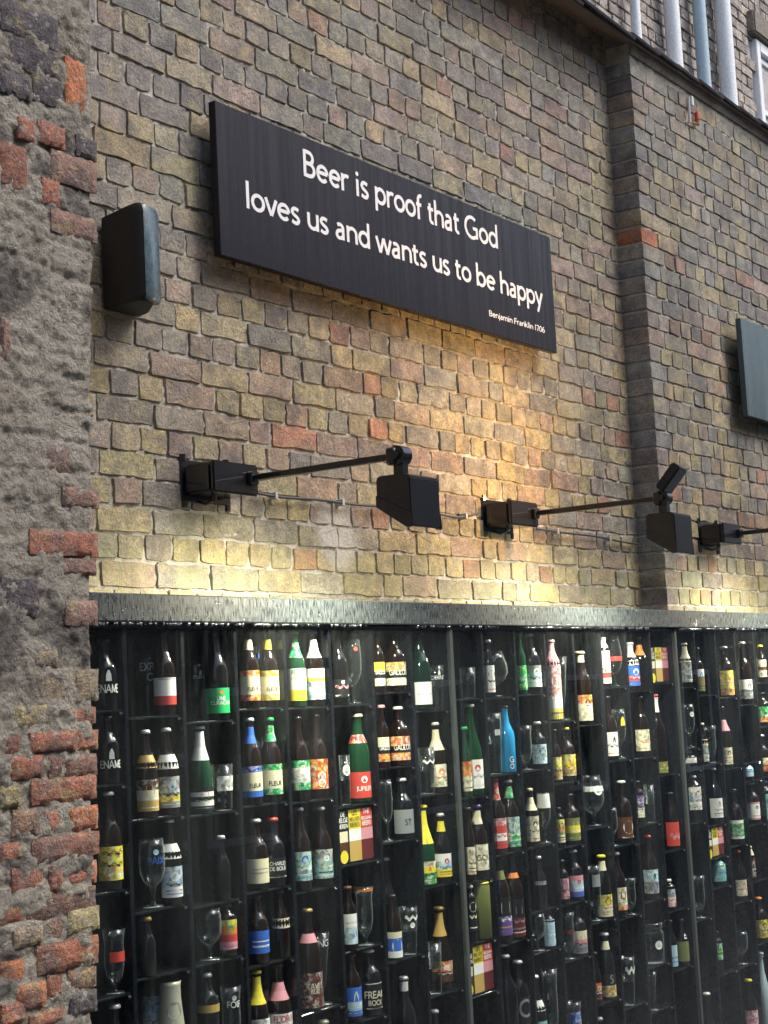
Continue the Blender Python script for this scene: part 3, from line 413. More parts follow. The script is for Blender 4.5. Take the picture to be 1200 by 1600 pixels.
PC = dict(w=(.78, .79, .78), c=(.70, .66, .48), r=(.55, .06, .05), o=(.70, .22, .04), y=(.72, .62, .05), g=(.02, .38, .12),
          b=(.04, .14, .55), l=(.40, .58, .72), k=(.012, .012, .014), n=(.09, .035, .015), p=(.62, .28, .33), e=(.24, .26, .28),
          t=(.22, .46, .46), v=(.17, .19, .07), d=(.50, .34, .10), u=(.12, .07, .28), s=(.55, .56, .58), m=(.12, .02, .02), q=(.05, .2, .08))
def ink_mat(code):
    key = 'print_' + ('%02d' % (ord(code)))
    if key in MATS: return MATS[key]
    c = PC[code.lower()]
    if not code.isupper():
        mt, nt, N, L, P = new_mat(key)
        n = pos_noise(nt, 1, 3, .6, sc3=(260, 260, 700))
        L.new(mix(nt, math_(nt, 'MULTIPLY', ramp(nt, n.outputs[0], .58, .66), .35), c, tuple(x * .35 for x in c)), P.inputs['Base Color'])
    else:
        mt, nt, N, L, P = new_mat(key)
        tc = nd(nt, 'ShaderNodeNewGeometry').outputs['Position']
        v = nd(nt, 'ShaderNodeTexVoronoi'); v.inputs['Scale'].default_value = 70; L.new(tc, v.inputs['Vector'])
        n = pos_noise(nt, 60, 4, .7)
        hs = nd(nt, 'ShaderNodeHueSaturation'); hs.inputs['Color'].default_value = (*c, 1)
        sp = nd(nt, 'ShaderNodeSeparateColor'); L.new(v.outputs['Color'], sp.inputs[0])
        L.new(math_(nt, 'ADD', math_(nt, 'MULTIPLY', math_(nt, 'SUBTRACT', sp.outputs[0], .5), .09), .5), hs.inputs['Hue'])
        L.new(math_(nt, 'ADD', math_(nt, 'MULTIPLY', sp.outputs[1], .9), .4), hs.inputs['Value'])
        cc = mix(nt, math_(nt, 'MULTIPLY', ramp(nt, n.outputs[0], .5, .58), .55), hs.outputs[0], (.75, .74, .68))
        cc = mix(nt, math_(nt, 'MULTIPLY', ramp(nt, n.outputs[0], .34, .42, (1, 1, 1, 1), (0, 0, 0, 1)), .6), cc, tuple(x * .2 for x in c))
        L.new(cc, P.inputs['Base Color'])
    P.inputs['Roughness'].default_value = .42; MATS[key] = mt; return mt
GL = {'k': ((.006, .006, .007), 'black_bottle_glass'), 'n': ((.010, .005, .003), 'brown_bottle_glass'), 'g': ((.008, .045, .018), 'green_bottle_glass'),
      'G2': ((.006, .022, .016), 'dark_green_bottle_glass'), 'B2': ((.02, .30, .62), 'blue_bottle'), 'L2': ((.40, .50, .55), 'icy_bottle'),
      'c': ((.42, .42, .33), 'stoneware'), 'v': ((.13, .15, .045), 'olive_can')}
def glass_mat(k):
    c, nme = GL[k]
    if nme in MATS: return MATS[nme]
    mt, nt, N, L, P = new_mat(nme)
    P.inputs['Base Color'].default_value = (*c, 1)
    P.inputs['Roughness'].default_value = .38 if k in 'cv' else .07
    P.inputs['Specular IOR Level'].default_value = .5
    P.inputs['Coat Weight'].default_value = .0 if k in 'cv' else .5
    L.new(bump(nt, pos_noise(nt, 35, 2).outputs[0], .12, .002), P.inputs['Normal'])
    MATS[nme] = mt; return mt

# ---------------------------------------------------------------- mesh helpers
def link_mesh(name, vs_, fs, mats, parent=None, smooth=False, loc=None, midx=None):
    me = bpy.data.meshes.new(name); me.from_pydata([tuple(v) for v in vs_], [], fs)
    for mt in (mats if isinstance(mats, (list, tuple)) else [mats]): me.materials.append(mt)
    if midx: me.polygons.foreach_set('material_index', midx)
    if smooth: me.polygons.foreach_set('use_smooth', [True] * len(me.polygons))
    me.update()
    o = bpy.data.objects.new(name, me); col.objects.link(o)
    if parent: o.parent = parent
    if loc: o.location = loc
    return o
class MB:
    def __init__(s): s.v = []; s.f = []; s.m = []
    def add(s, vs_, fs, mi=0):
        b = len(s.v); s.v += [tuple(v) for v in vs_]; s.f += [tuple(i + b for i in f) for f in fs]; s.m += [mi] * len(fs)
    def box(s, x0, x1, y0, y1, z0, z1, mi=0):
        s.add([(x0, y0, z0), (x1, y0, z0), (x1, y1, z0), (x0, y1, z0), (x0, y0, z1), (x1, y0, z1), (x1, y1, z1), (x0, y1, z1)],
              [(0, 3, 2, 1), (4, 5, 6, 7), (0, 1, 5, 4), (1, 2, 6, 5), (2, 3, 7, 6), (3, 0, 4, 7)], mi)
    def rbox(s, x0, x1, y0, y1, z0, z1, b=.004, seg=2, mi=0):
        bm = bmesh.new(); bmesh.ops.create_cube(bm, size=1)
        for v in bm.verts: v.co = ((x0 + x1) / 2 + v.co.x * (x1 - x0), (y0 + y1) / 2 + v.co.y * (y1 - y0), (z0 + z1) / 2 + v.co.z * (z1 - z0))
        bmesh.ops.bevel(bm, geom=bm.edges[:], offset=b, segments=seg, affect='EDGES')
        bm.verts.index_update(); s.add([v.co[:] for v in bm.verts], [[v.index for v in f.verts] for f in bm.faces], mi); bm.free()
    def tube(s, pts, r, n=10, mi=0, caps=True):
        pts = [Vector(p) for p in pts]; rings = []; up = None
        for i, p in enumerate(pts):
            d = (pts[min(i + 1, len(pts) - 1)] - pts[max(i - 1, 0)]).normalized()
            if up is None or abs(up.dot(d)) > .95: up = Vector((0, 0, 1)) if abs(d.z) < .9 else Vector((1, 0, 0))
            a = d.cross(up).normalized(); b = a.cross(d).normalized()
            rr = r[i] if isinstance(r, (list, tuple)) else r
            rings.append([p + a * rr * math.cos(t) + b * rr * math.sin(t) for t in [2 * math.pi * k / n for k in range(n)]])
        vs_ = [v for rg in rings for v in rg]; fs = []
        for i in range(len(pts) - 1):
            for k in range(n):
                fs.append((i * n + k, i * n + (k + 1) % n, (i + 1) * n + (k + 1) % n, (i + 1) * n + k))
        if caps: fs.append(tuple(range(n))[::-1]); fs.append(tuple(range((len(pts) - 1) * n, len(pts) * n)))
        s.add(vs_, fs, mi)
    def prism_x(s, prof, x0, x1, b=0, mi=0):
        bm = bmesh.new(); n = len(prof)
        a = [bm.verts.new((x0, y, z)) for y, z in prof]; c = [bm.verts.new((x1, y, z)) for y, z in prof]
        bm.faces.new(a); bm.faces.new(c[::-1])
        for i in range(n): bm.faces.new((a[i], c[i], c[(i + 1) % n], a[(i + 1) % n]))
        bmesh.ops.recalc_face_normals(bm, faces=bm.faces[:])
        if b: bmesh.ops.bevel(bm, geom=bm.edges[:], offset=b, segments=2, affect='EDGES')
        bm.verts.index_update(); s.add([v.co[:] for v in bm.verts], [[v.index for v in f.verts] for f in bm.faces], mi); bm.free()
    def build(s, name, mats, parent=None, smooth=False, loc=None):
        return link_mesh(name, s.v, s.f, mats, parent, smooth, loc, s.m if isinstance(mats, (list, tuple)) and len(mats) > 1 else None)
def empty(name, loc, label, cat, group=None):
    o = bpy.data.objects.new(name, None); o.empty_display_size = .1; col.objects.link(o); o.location = loc
    return tag(o, label, cat, group)
def tag(o, label=None, cat=None, group=None, kind=None):
    for k, v in (('label', label), ('category', cat), ('group', group), ('kind', kind)):
        if v: o[k] = v
    return o
def smooth_by_angle(o, deg=35):
    me = o.data; me.polygons.foreach_set('use_smooth', [True] * len(me.polygons))
    bm = bmesh.new(); bm.from_mesh(me)
    for e in bm.edges:
        if len(e.link_faces) == 2 and e.calc_face_angle(0) > math.radians(deg): e.smooth = False
    bm.to_mesh(me); bm.free(); return o

# ---------------------------------------------------------------- humanist sans stroke lettering
def arc(cx, cy, rx, ry, a0, a1, n=None):
    n = n or max(4, int(abs(a1 - a0) / 15))
    return [(cx + rx * math.cos(math.radians(a0 + (a1 - a0) * i / n)), cy + ry * math.sin(math.radians(a0 + (a1 - a0) * i / n))) for i in range(n + 1)]
def spl(pts, n=6):
    P = [pts[0]] + list(pts) + [pts[-1]]; out = []
    for i in range(1, len(P) - 2):
        p0, p1, p2, p3 = P[i - 1:i + 3]
        for k in range(n):
            t = k / n
            out.append(tuple(.5 * (2 * p1[j] + (p2[j] - p0[j]) * t + (2 * p0[j] - 5 * p1[j] + 4 * p2[j] - p3[j]) * t * t + (3 * p1[j] - p0[j] - 3 * p2[j] + p3[j]) * t ** 3) for j in (0, 1)))
    return out + [tuple(pts[-1])]
SW = 88
G_ = {}
def gl(ch, adv, *st): G_[ch] = (adv, [list(s) for s in st])
E_ = lambda cx, cy, rx, ry: arc(cx, cy, rx, ry, 0, 360, 28)
gl(' ', 235)
gl('A', 620, [(20, 0), (300, 684)], [(300, 684), (580, 0)], [(130, 225), (470, 225)])
gl('B', 470, [(62, 0), (62, 684)], [(62, 642), (215, 642)] + arc(215, 500, 140, 142, 90, -90) + [(62, 358)], [(62, 354), (225, 354)] + arc(225, 198, 168, 156, 90, -90) + [(62, 42)])
gl('C', 610, arc(350, 342, 300, 300, 52, 308))
gl('D', 640, [(62, 0), (62, 684)], [(62, 642), (230, 642)] + arc(230, 342, 330, 300, 90, -90) + [(62, 42)])
gl('E', 450, [(62, 0), (62, 684)], [(62, 642), (400, 642)], [(62, 350), (370, 350)], [(62, 42), (410, 42)])
gl('F', 420, [(62, 0), (62, 684)], [(62, 642), (390, 642)], [(62, 350), (355, 350)])
gl('G', 680, arc(350, 342, 300, 300, 52, 300) + [(590, 95), (590, 330)], [(400, 330), (630, 330)])
gl('H', 640, [(62, 0), (62, 684)], [(578, 0), (578, 684)], [(62, 350), (578, 350)])
gl('I', 220, [(105, 0), (105, 684)])
gl('J', 300, [(200, 684), (200, 20)] + arc(100, 20, 100, 150, 0, -70))
gl('K', 520, [(62, 0), (62, 684)], [(470, 684), (95, 350)], [(130, 385), (500, 0)])
gl('L', 410, [(62, 0), (62, 684)], [(62, 42), (390, 42)])
gl('M', 740, [(90, 0), (120, 684)], [(120, 684), (370, 60)], [(370, 60), (620, 684)], [(620, 684), (650, 0)])
gl('N', 640, [(62, 0), (62, 684)], [(62, 660), (578, 24)], [(578, 0), (578, 684)])
gl('O', 720, E_(360, 342, 300, 300))
gl('P', 460, [(62, 0), (62, 684)], [(62, 642), (220, 642)] + arc(220, 485, 165, 157, 90, -90) + [(62, 328)])
gl('R', 500, [(62, 0), (62, 684)], [(62, 642), (210, 642)] + arc(210, 490, 155, 152, 90, -90) + [(62, 338)], [(230, 338), (460, 0)])
gl('S', 420, spl([(345, 590), (250, 645), (150, 640), (82, 560), (110, 450), (210, 370), (320, 290), (350, 170), (285, 65), (170, 42), (55, 100)]))
gl('T', 500, [(250, 0), (250, 684)], [(20, 642), (480, 642)])
gl('U', 620, [(62, 684), (62, 250)] + arc(310, 250, 248, 208, 180, 360) + [(558, 250), (558, 684)])
gl('V', 580, [(20, 684), (290, 10)], [(290, 10), (560, 684)])
gl('X', 560, [(30, 684), (530, 0)], [(530, 684), (30, 0)])
gl('a', 425, spl([(92, 385), (160, 412), (235, 405), (298, 350), (303, 270)]) + [(303, 0)], spl([(300, 268), (210, 248), (110, 215), (62, 130), (105, 48), (190, 36), (265, 72), (303, 125)]))
gl('b', 480, [(62, 0), (62, 710)], E_(240, 225, 178, 188))
gl('d', 480, [(418, 0), (418, 710)], E_(240, 225, 178, 188))
gl('e', 460, [(55, 240), (405, 240)], arc(235, 225, 178, 188, 4, 318, 22))
gl('f', 270, [(110, 0), (110, 540)] + arc(232, 540, 122, 130, 180, 72), [(15, 412), (240, 412)])
gl('h', 450, [(62, 0), (62, 710)], arc(222, 262, 160, 150, 180, 0, 12) + [(382, 0)])
gl('i', 200, [(100, 0), (100, 450)], 'DOT')
gl('j', 200, [(100, 450), (100, -60)] + arc(10, -60, 90, 110, 0, -75), 'DOT')
gl('k', 400, [(62, 0), (62, 710)], [(340, 450), (80, 225)], [(130, 262), (375, 0)])
gl('l', 200, [(100, 0), (100, 710)])
gl('m', 710, [(62, 0), (62, 450)], arc(207, 262, 145, 150, 180, 0, 12) + [(352, 0)], arc(497, 262, 145, 150, 180, 0, 12) + [(642, 0)])
gl('n', 450, [(62, 0), (62, 450)], arc(222, 262, 160, 150, 180, 0, 12) + [(382, 0)])
gl('o', 470, E_(235, 225, 182, 188))
gl('p', 480, [(62, -200), (62, 450)], E_(240, 225, 178, 188))
gl('r', 310, [(62, 0), (62, 450)], arc(222, 262, 160, 150, 180, 62, 9))
gl('s', 345, spl([(288, 385), (205, 414), (120, 405), (68, 335), (100, 268), (185, 222), (262, 172), (285, 108), (235, 45), (150, 36), (48, 72)]))
gl('t', 295, [(112, 570), (112, 125)] + arc(207, 125, 95, 88, 180, 300, 8), [(15, 412), (265, 412)])
gl('u', 450, [(68, 450), (68, 190)] + arc(225, 190, 157, 150, 180, 360, 12), [(382, 450), (382, 0)])
gl('v', 400, [(22, 450), (200, 12)], [(200, 12), (378, 450)])
gl('w', 620, [(22, 450), (165, 12)], [(165, 12), (310, 438)], [(310, 438), (455, 12)], [(455, 12), (598, 450)])
gl('y', 400, [(22, 450), (205, 20)], [(378, 450), (118, -200)])
gl('0', 440, E_(220, 342, 160, 300)); gl('1', 260, [(130, 0), (130, 684)])
gl('6', 450, E_(225, 205, 165, 165), spl([(62, 230), (95, 420), (190, 570), (330, 660)]))
gl('7', 420, [(30, 642), (372, 642)], [(372, 660), (150, 0)])
def text_strokes(txt, tracking=0):
    x = 0; out = []
    for ch in txt:
        adv, sts = G_[ch]
        for s in sts:
            if s == list('DOT'): out.append(('dot', (x + 100, 590)))
            else: out.append(('line', [(px + x, py) for px, py in s]))
        x += adv + tracking
    return x - tracking, out
def text_width(txt, tr=0): return text_strokes(txt, tr)[0]
def ribbons(strokes, mapf, sw=SW, sub=None, dstep=.0002):
    """flat lettering: every stroke is a ribbon, each laid a hair above the one before"""
    V = []; Fc = []; lay = 0
    for kind, dat in strokes:
        lay += 1; off = dstep * (1 + lay % 5)
        if kind == 'dot':
            b = len(V); n = 14
            V.append(mapf(dat[0], dat[1], off))
            V += [mapf(dat[0] + sw * .6 * math.cos(2 * math.pi * k / n), dat[1] + sw * .6 * math.sin(2 * math.pi * k / n), off) for k in range(n)]
            Fc += [(b, b + 1 + k, b + 1 + (k + 1) % n) for k in range(n)]; continue
        if kind == 'fill':
            b = len(V); V += [mapf(px, py, off) for px, py in dat]; Fc.append(tuple(range(b, b + len(dat)))); continue
        pts = [dat[0]]
        for p in dat[1:]:
            if math.hypot(p[0] - pts[-1][0], p[1] - pts[-1][1]) > 3: pts.append(p)
        if sub:
            q = [pts[0]]
            for p in pts[1:]:
                L_ = math.hypot(p[0] - q[-1][0], p[1] - q[-1][1]); k = max(1, int(L_ / sub)); a = q[-1]
                for i in range(1, k + 1): q.append((a[0] + (p[0] - a[0]) * i / k, a[1] + (p[1] - a[1]) * i / k))
            pts = q
        closed = math.hypot(pts[0][0] - pts[-1][0], pts[0][1] - pts[-1][1]) < 20 and len(pts) > 8
        if closed: pts = pts[:-1]
        n = len(pts); b = len(V)
        for i, p in enumerate(pts):
            a = pts[(i - 1) % n] if closed or i > 0 else p
            c = pts[(i + 1) % n] if closed or i < n - 1 else p
            d1 = (p[0] - a[0], p[1] - a[1]); d2 = (c[0] - p[0], c[1] - p[1])
            l1 = math.hypot(*d1) or 1; l2 = math.hypot(*d2) or 1
            if a == p: d1 = d2; l1 = l2
            if c == p: d2 = d1; l2 = l1
            n1 = (-d1[1] / l1, d1[0] / l1); n2 = (-d2[1] / l2, d2[0] / l2)
            mx, my = n1[0] + n2[0], n1[1] + n2[1]; ml = math.hypot(mx, my) or 1; mx /= ml; my /= ml
            k = sw / 2 / max(.4, mx * n1[0] + my * n1[1])
            V.append(mapf(p[0] + mx * k, p[1] + my * k, off)); V.append(mapf(p[0] - mx * k, p[1] - my * k, off))
        for i in range(n if closed else n - 1):
            j = (i + 1) % n; Fc.append((b + 2 * i + 1, b + 2 * j + 1, b + 2 * j, b + 2 * i))
    return V, Fc
def fix_normals(o):
    return o

# ---------------------------------------------------------------- brick pieces
def brick_piece(rng, asp, n_side=3, rough=.05, rings=1, ymid=-.62, ts=1.0):
    """unit brick: x 0..1, z 0..1, y 0 (back) .. -1 (face); irregular arrises and a slightly uneven face"""
    pts = []; k = 6 if asp > 2.2 else 4; kz = 3
    def J(s): return rng.uniform(-s, s)
    ch = .07
    ax = ch / asp
    out = []
    for i in range(k): out.append((ax + (1 - 2 * ax) * i / (k - 1), 0))
    for i in range(kz): out.append((1, ch + (1 - 2 * ch) * i / (kz - 1)))
    for i in range(k): out.append((1 - ax - (1 - 2 * ax) * i / (k - 1), 1))
    for i in range(kz): out.append((0, 1 - ch - (1 - 2 * ch) * i / (kz - 1)))
    out = [(x + J(rough) / asp, z + J(rough)) for x, z in out]
    n = len(out); V = []
    V += [(x, 0, z) for x, z in out]
    V += [(x, ymid + J(.10) * ts, z) for x, z in out]
    ins = .008 + rng.uniform(0, .016)
    tx, tz = J(.13), J(.13)
    for x, z in out:
        xi = .5 + (x - .5) * (1 - 2 * ins / asp); zi = .5 + (z - .5) * (1 - 2 * ins)
        V.append((xi, -1 + ts * (tx * (x - .5) + tz * (z - .5) + J(.10)), zi))
    V.append((.5 + J(.1), -1 + ts * (-.04 + J(.08)), .5 + J(.1)))
    F = []
    for r in range(2):
        for i in range(n):
            j = (i + 1) % n; F.append((r * n + i, r * n + j, (r + 1) * n + j, (r + 1) * n + i))
    F += [(2 * n + i, 2 * n + (i + 1) % n, 3 * n) for i in range(n)]
    return V, F
def piece_mesh(name, V, F, mt):
    me = bpy.data.meshes.new(name); me.from_pydata(V, [], F); me.materials.append(mt)
    me.polygons.foreach_set('use_smooth', [True] * len(me.polygons)); me.update()
    bm = bmesh.new(); bm.from_mesh(me); bmesh.ops.recalc_face_normals(bm, faces=bm.faces[:])
    for e in bm.edges:
        if len(e.link_faces) == 2 and e.calc_face_angle(0) > math.radians(26): e.smooth = False
    bm.to_mesh(me); bm.free(); return me
rng = random.Random(7)
VAR_H = [brick_piece(rng, 1.45) for _ in range(12)]; VAR_S = [brick_piece(rng, 3.0) for _ in range(12)]
VAR_C = [brick_piece(rng, 2.0, rough=.02, ymid=-.965, ts=.06) for _ in range(8)]
ME_C = [piece_mesh('corner_piece', v, f, BR_O) for v, f in VAR_C]
ME_H = [piece_mesh('header_piece', v, f, BR_O) for v, f in VAR_H]; ME_S = [piece_mesh('stretcher_piece', v, f, BR_O) for v, f in VAR_S]
BUFF = [(.36, .315, .185), (.39, .34, .20), (.34, .30, .19), (.40, .335, .185), (.32, .285, .18)]
GREY = [(.27, .26, .22), (.24, .23, .20), (.30, .285, .24), (.21, .205, .19), (.25, .26, .24), (.20, .21, .21)]
PINK = [(.34, .25, .20), (.30, .215, .18), (.36, .265, .21), (.27, .20, .175)]
DARK = [(.19, .17, .16), (.21, .185, .17), (.17, .16, .16)]
REDB = [(.36, .17, .115), (.33, .165, .12)]
def main_tint(u, z, stretcher):
    t = rng.random()
    w = mn.noise(Vector((u * .8, z * .9, 3.1)))
    low = max(0, min(1, (4.4 - z) / 1.2))
    if stretcher: P = (.22, .36, .28, .12, .02)
    else: P = (.44, .28, .18, .06, .04)
    P = list(P); P[1] += .22 * (1 - low) + .12 * w; P[0] += .10 * low; P[2] += (.14 * low * (1 if stretcher else .3) if z > 3.35 else -.05) - .08 * (1 - low)  # fewer pinks near the ledge: lamps' yellow glow put into the tints
    s = sum(max(.01, p) for p in P); acc = 0
    for p, pal in zip(P, (BUFF, GREY, PINK, DARK, REDB)):
        acc += max(.01, p) / s
        if t <= acc: break
    c = rng.choice(pal); k = rng.uniform(.84, 1.18)
    hz = max(0, min(1, (z - 3.7) / 1.0)); mw = .22 + .23 * hz
    mean = tuple(p_ + (q_ - p_) * hz for p_, q_ in zip((.36, .305, .19), (.268, .262, .24)))
    c = tuple(a * (1 - mw) + b * mw for a, b in zip(c, mean))
    return (c[0] * k * rng.uniform(.95, 1.05), c[1] * k, c[2] * k * rng.uniform(.92, 1.08), 1)
def in_view(x, y, z):
    d = Vector((x, y, z)) - Vector(CAM); q = d.dot(F_)
    if q < .3: return False
    px = d.dot(R_) / q * 2500 + 600; py = d.dot(D_) / q * 2500 + 800
    return -20 < px < 1220 and -20 < py < 1620
def course_list(u0, u1, z0, z1, pitch, hw, sw_, joint, first_stretch=0):
    out = []; z = z0; j = 0
    while z < z1:
        st = (j + first_stretch) % 2 == 1; u = u0; first = True
        if j % 4 == 1: u = u0
        while u < u1 - .03:
            w = (sw_ if st else hw) * rng.uniform(.94, 1.06)
            if st and rng.random() < .12: w = hw * rng.uniform(.9, 1.1)
            if (not st) and rng.random() < .06: w = sw_ * rng.uniform(.9, 1.05)
            if first and j % 2 == 0: w = hw * 1.45
            first = False
            if u + w > u1 - .05: w = u1 - u
            out.append((u, u + w - joint * rng.uniform(.7, 1.25), z, z + pitch - joint * rng.uniform(.75, 1.15), w > hw * 1.5, j, u <= u0 + 1e-6))
            u += w
        z += pitch; j += 1
    return out
def wob(u, z): return .006 * mn.noise(Vector((u * 1.3, z * .3, 9))) + .004 * mn.noise(Vector((u * 5, z, 2)))
def lay_bricks(parent, lst, yface, tintf, maxn=300, proud=(.003, .009), corner_depth=None, reduce_=None):
    """nearest visible bricks become single parts, the others one joined part"""
    camv = Vector(CAM)
    vis = [b for b in lst if in_view((b[0] + b[1]) / 2, yface, (b[2] + b[3]) / 2)]
    vis.sort(key=lambda b: (Vector(((b[0] + b[1]) / 2, yface, (b[2] + b[3]) / 2)) - camv).length)
    single = set(id(b) for b in vis[:maxn])
    V = []; F = []; T = []
    for b in lst:
        u0, u1, z0, z1, st, j, first = b
        dz = wob((u0 + u1) / 2, z0)
        dep = rng.uniform(*proud); k = rng.randrange(12); tint = tintf(u0, z0, st, first)
        y0 = yface + .006
        if corner_depth and first: dep = corner_depth + dep; y0 = yface + corner_depth
        rot = rng.uniform(-.012, .012)
        cor = bool(corner_depth and first)
        if cor: u0 -= .009; k = k % 8
        if id(b) in single:
            o = bpy.data.objects.new('brick', (ME_C if cor else ME_S if st else ME_H)[k]); col.objects.link(o); o.parent = parent
            o.location = (u0 - parent.location.x, y0 - parent.location.y, z0 + dz - parent.location.z); o.scale = (u1 - u0, dep + (0 if corner_depth and first else .006), z1 - z0)
            o.rotation_euler = (0, rot, 0); o.color = tint
        else:
            vv, ff = (VAR_C if cor else VAR_S if st else VAR_H)[k]; bs = len(V); D = dep + (0 if corner_depth and first else .006)
            cr, sr = math.cos(rot), math.sin(rot)
            for x, y, z in vv:
                X = x * (u1 - u0); Z = z * (z1 - z0)
                V.append((u0 + X * cr + Z * sr, y0 + y * D, z0 + dz - X * sr + Z * cr))
            for f in ff: F.append(tuple(i + bs for i in f)); T.append(tint)
    if V:
        me = bpy.data.meshes.new('far_bricks'); me.from_pydata(V, [], F); me.materials.append(BR_A if yface < .3 else UB_A)
        ca = me.color_attributes.new('tint', 'FLOAT_COLOR', 'CORNER'); arr = []
        for p, t in zip(me.polygons, T): arr += list(t) * p.loop_total
        ca.data.foreach_set('color', arr)
        bm = bmesh.new(); bm.from_mesh(me); bmesh.ops.recalc_face_normals(bm, faces=bm.faces[:]); bm.to_mesh(me); bm.free()
        o = bpy.data.objects.new('far_bricks', me); col.objects.link(o)
        o.parent = parent; o.location = -parent.location; o['kind'] = 'stuff'
def sheet(name, parent, u0, u1, z0, z1, y, step, amp, sc, mt, axis='y', fine=0, seed=0):
    nx = max(2, int((u1 - u0) / step)); nz = max(2, int((z1 - z0) / step)); V = []; F = []
    for j in range(nz + 1):
        for i in range(nx + 1):
            u = u0 + (u1 - u0) * i / nx; z = z0 + (z1 - z0) * j / nz
            h = amp * mn.fractal(Vector((u * sc, seed, z * sc)), .8, 2.1, 4)
            if axis == 'y': V.append((u, y - h, z))
            else: V.append((y - h, u, z))
    for j in range(nz):
        for i in range(nx):
            a = j * (nx + 1) + i; F.append((a, a + 1, a + nx + 2, a + nx + 1))
    o = link_mesh(name, V, F, mt, parent, True)
    if parent: o.location = -parent.location
    return o

# ---------------------------------------------------------------- setting: ground
g = sheet('ground', None, -30, 40, -30, 30, 0, 1.0, 0, 1, plain('wet_cobble', (.09, .088, .085), .35, 0, .5, 0, fleck=.4, bmp=.5))
g.rotation_euler = (math.radians(-90), 0, 0); g.data.flip_normals(); tag(g, kind='structure')

# ---------------------------------------------------------------- main brick wall (left bay)
STEP = 7.90; BAY = .15
wall = empty('brick_wall', (3.3, 0, 0), 'weathered buff and pink brick wall behind the quotation sign', 'wall')
sheet('mortar_bed', wall, 3.0, STEP + .02, 0.0, 6.18, 0.002, .018, .0085, 38, MORTAR)
lst = course_list(3.30, STEP - .004, 2.865, 6.14, .0953, .137, .272, .0125)
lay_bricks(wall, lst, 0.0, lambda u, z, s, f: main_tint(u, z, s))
# ---------------------------------------------------------------- stepped-out right bay
bay = empty('brick_wall', (STEP, -BAY, 0), 'brick bay stepping forward right of the sign, with dark corner bricks', 'wall')
sheet('mortar_bed', bay, STEP, 12.4, .0, 6.06, -BAY + .002, .028, .0075, 32, MORTAR)
sheet('mortar_return', bay, -BAY, 0.02, .0, 6.10, STEP, .03, .003, 22, MORTAR, 'x')
def bay_tint(u, z, s, first):
    if first:
        if 4.90 < z < 4.995: return (.40, .15, .085, 1)
        c = rng.choice(DARK + GREY + GREY + [(.28, .24, .19), (.30, .26, .18), (.27, .22, .18)]); return (c[0] * 1.12, c[1] * 1.1, c[2] * 1.1, 1)
    c = main_tint(u, z, s)
    return c
lst = course_list(STEP, 12.3, 2.865, 5.99, .0953, .137, .272, .012, 1)
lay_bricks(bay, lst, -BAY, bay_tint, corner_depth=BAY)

# ---------------------------------------------------------------- rubble pier in the left foreground
PX1 = 3.24; PY = -.6
pier = empty('rubble_pier', (2.4, PY, 0), 'crumbling pier of old red brick and grey mortar at left edge', 'wall')
def rub(u, z):
    v = Vector((u, 0, z))
    h = .006 * mn.fractal(v * 4, .8, 2.0, 4) + .0065 * mn.fractal(v * 24 + Vector((3, 1, 7)), .6, 2.1, 5)
    c = mn.cell(v * 9) if False else 0
    r = mn.noise(v * 17); h += .004 * (1 - abs(r) * 3) + .004 * (1 if mn.noise(v * 9 + Vector((9, 2, 4))) > .12 else 0)
    rp = (z / .0935 + .35 * mn.noise(Vector((u * 3, 0, z * 2)))) % 1.0
    mk = max(0, min(1, .5 + 2.2 * mn.noise(Vector((u * 4 + 7, 3, z * 2.2)))))
    h -= .007 * mk * max(0, 1 - abs(rp - .5) * 7)
    return h
def edge_x(z): return 3.176 + (min(z, 4.9) - 1.75) * .040 + .012 * mn.noise(Vector((0, 3, z * 3))) + .007 * mn.noise(Vector((5, 3, z * 14)))
V = []; F = []; nx = 92; nz = 720; Z0, Z1 = 0.9, 5.5
cols_ = [2.70 + (PX1 - 2.70) * i / nx for i in range(nx + 1)]
for j in range(nz + 1):
    z = Z0 + (Z1 - Z0) * j / nz; ex = edge_x(z)
    for i in range(nx + 1):
        u = 2.70 + (ex - 2.70) * i / nx; h = rub(u, z)
        e = max(0, (i / nx - .94) / .06); V.append((u, PY - h + .022 * e * e, z))
    for d in (.03, .10, .22, .40, .62):
        V.append((ex + .004 - .012 * rub(z * 3, d * 3), PY + d, z))
W = nx + 6
for j in range(nz):
    for i in range(W - 1):
        a = j * W + i; F.append((a, a + 1, a + W + 1, a + W))
o = link_mesh('rubble_face', V, F, RUBBLE, pier, True); o.location = -pier.location
b = MB(); b.box(1.2, 2.72, PY + .01, .03, 0, 5.5); b.box(2.72, 3.12, PY + .03, .03, 0, Z0 + .02)
o = b.build('pier_core', RUBBLE, pier); o.location = -pier.location
PALP = dict(A=(.46, .18, .09), R=(.36, .155, .105), P=(.28, .18, .15), D=(.22, .13, .105), B=(.31, .20, .14), T=(.34, .28, .20), Y=(.36, .32, .18), K=(.095, .085, .098))
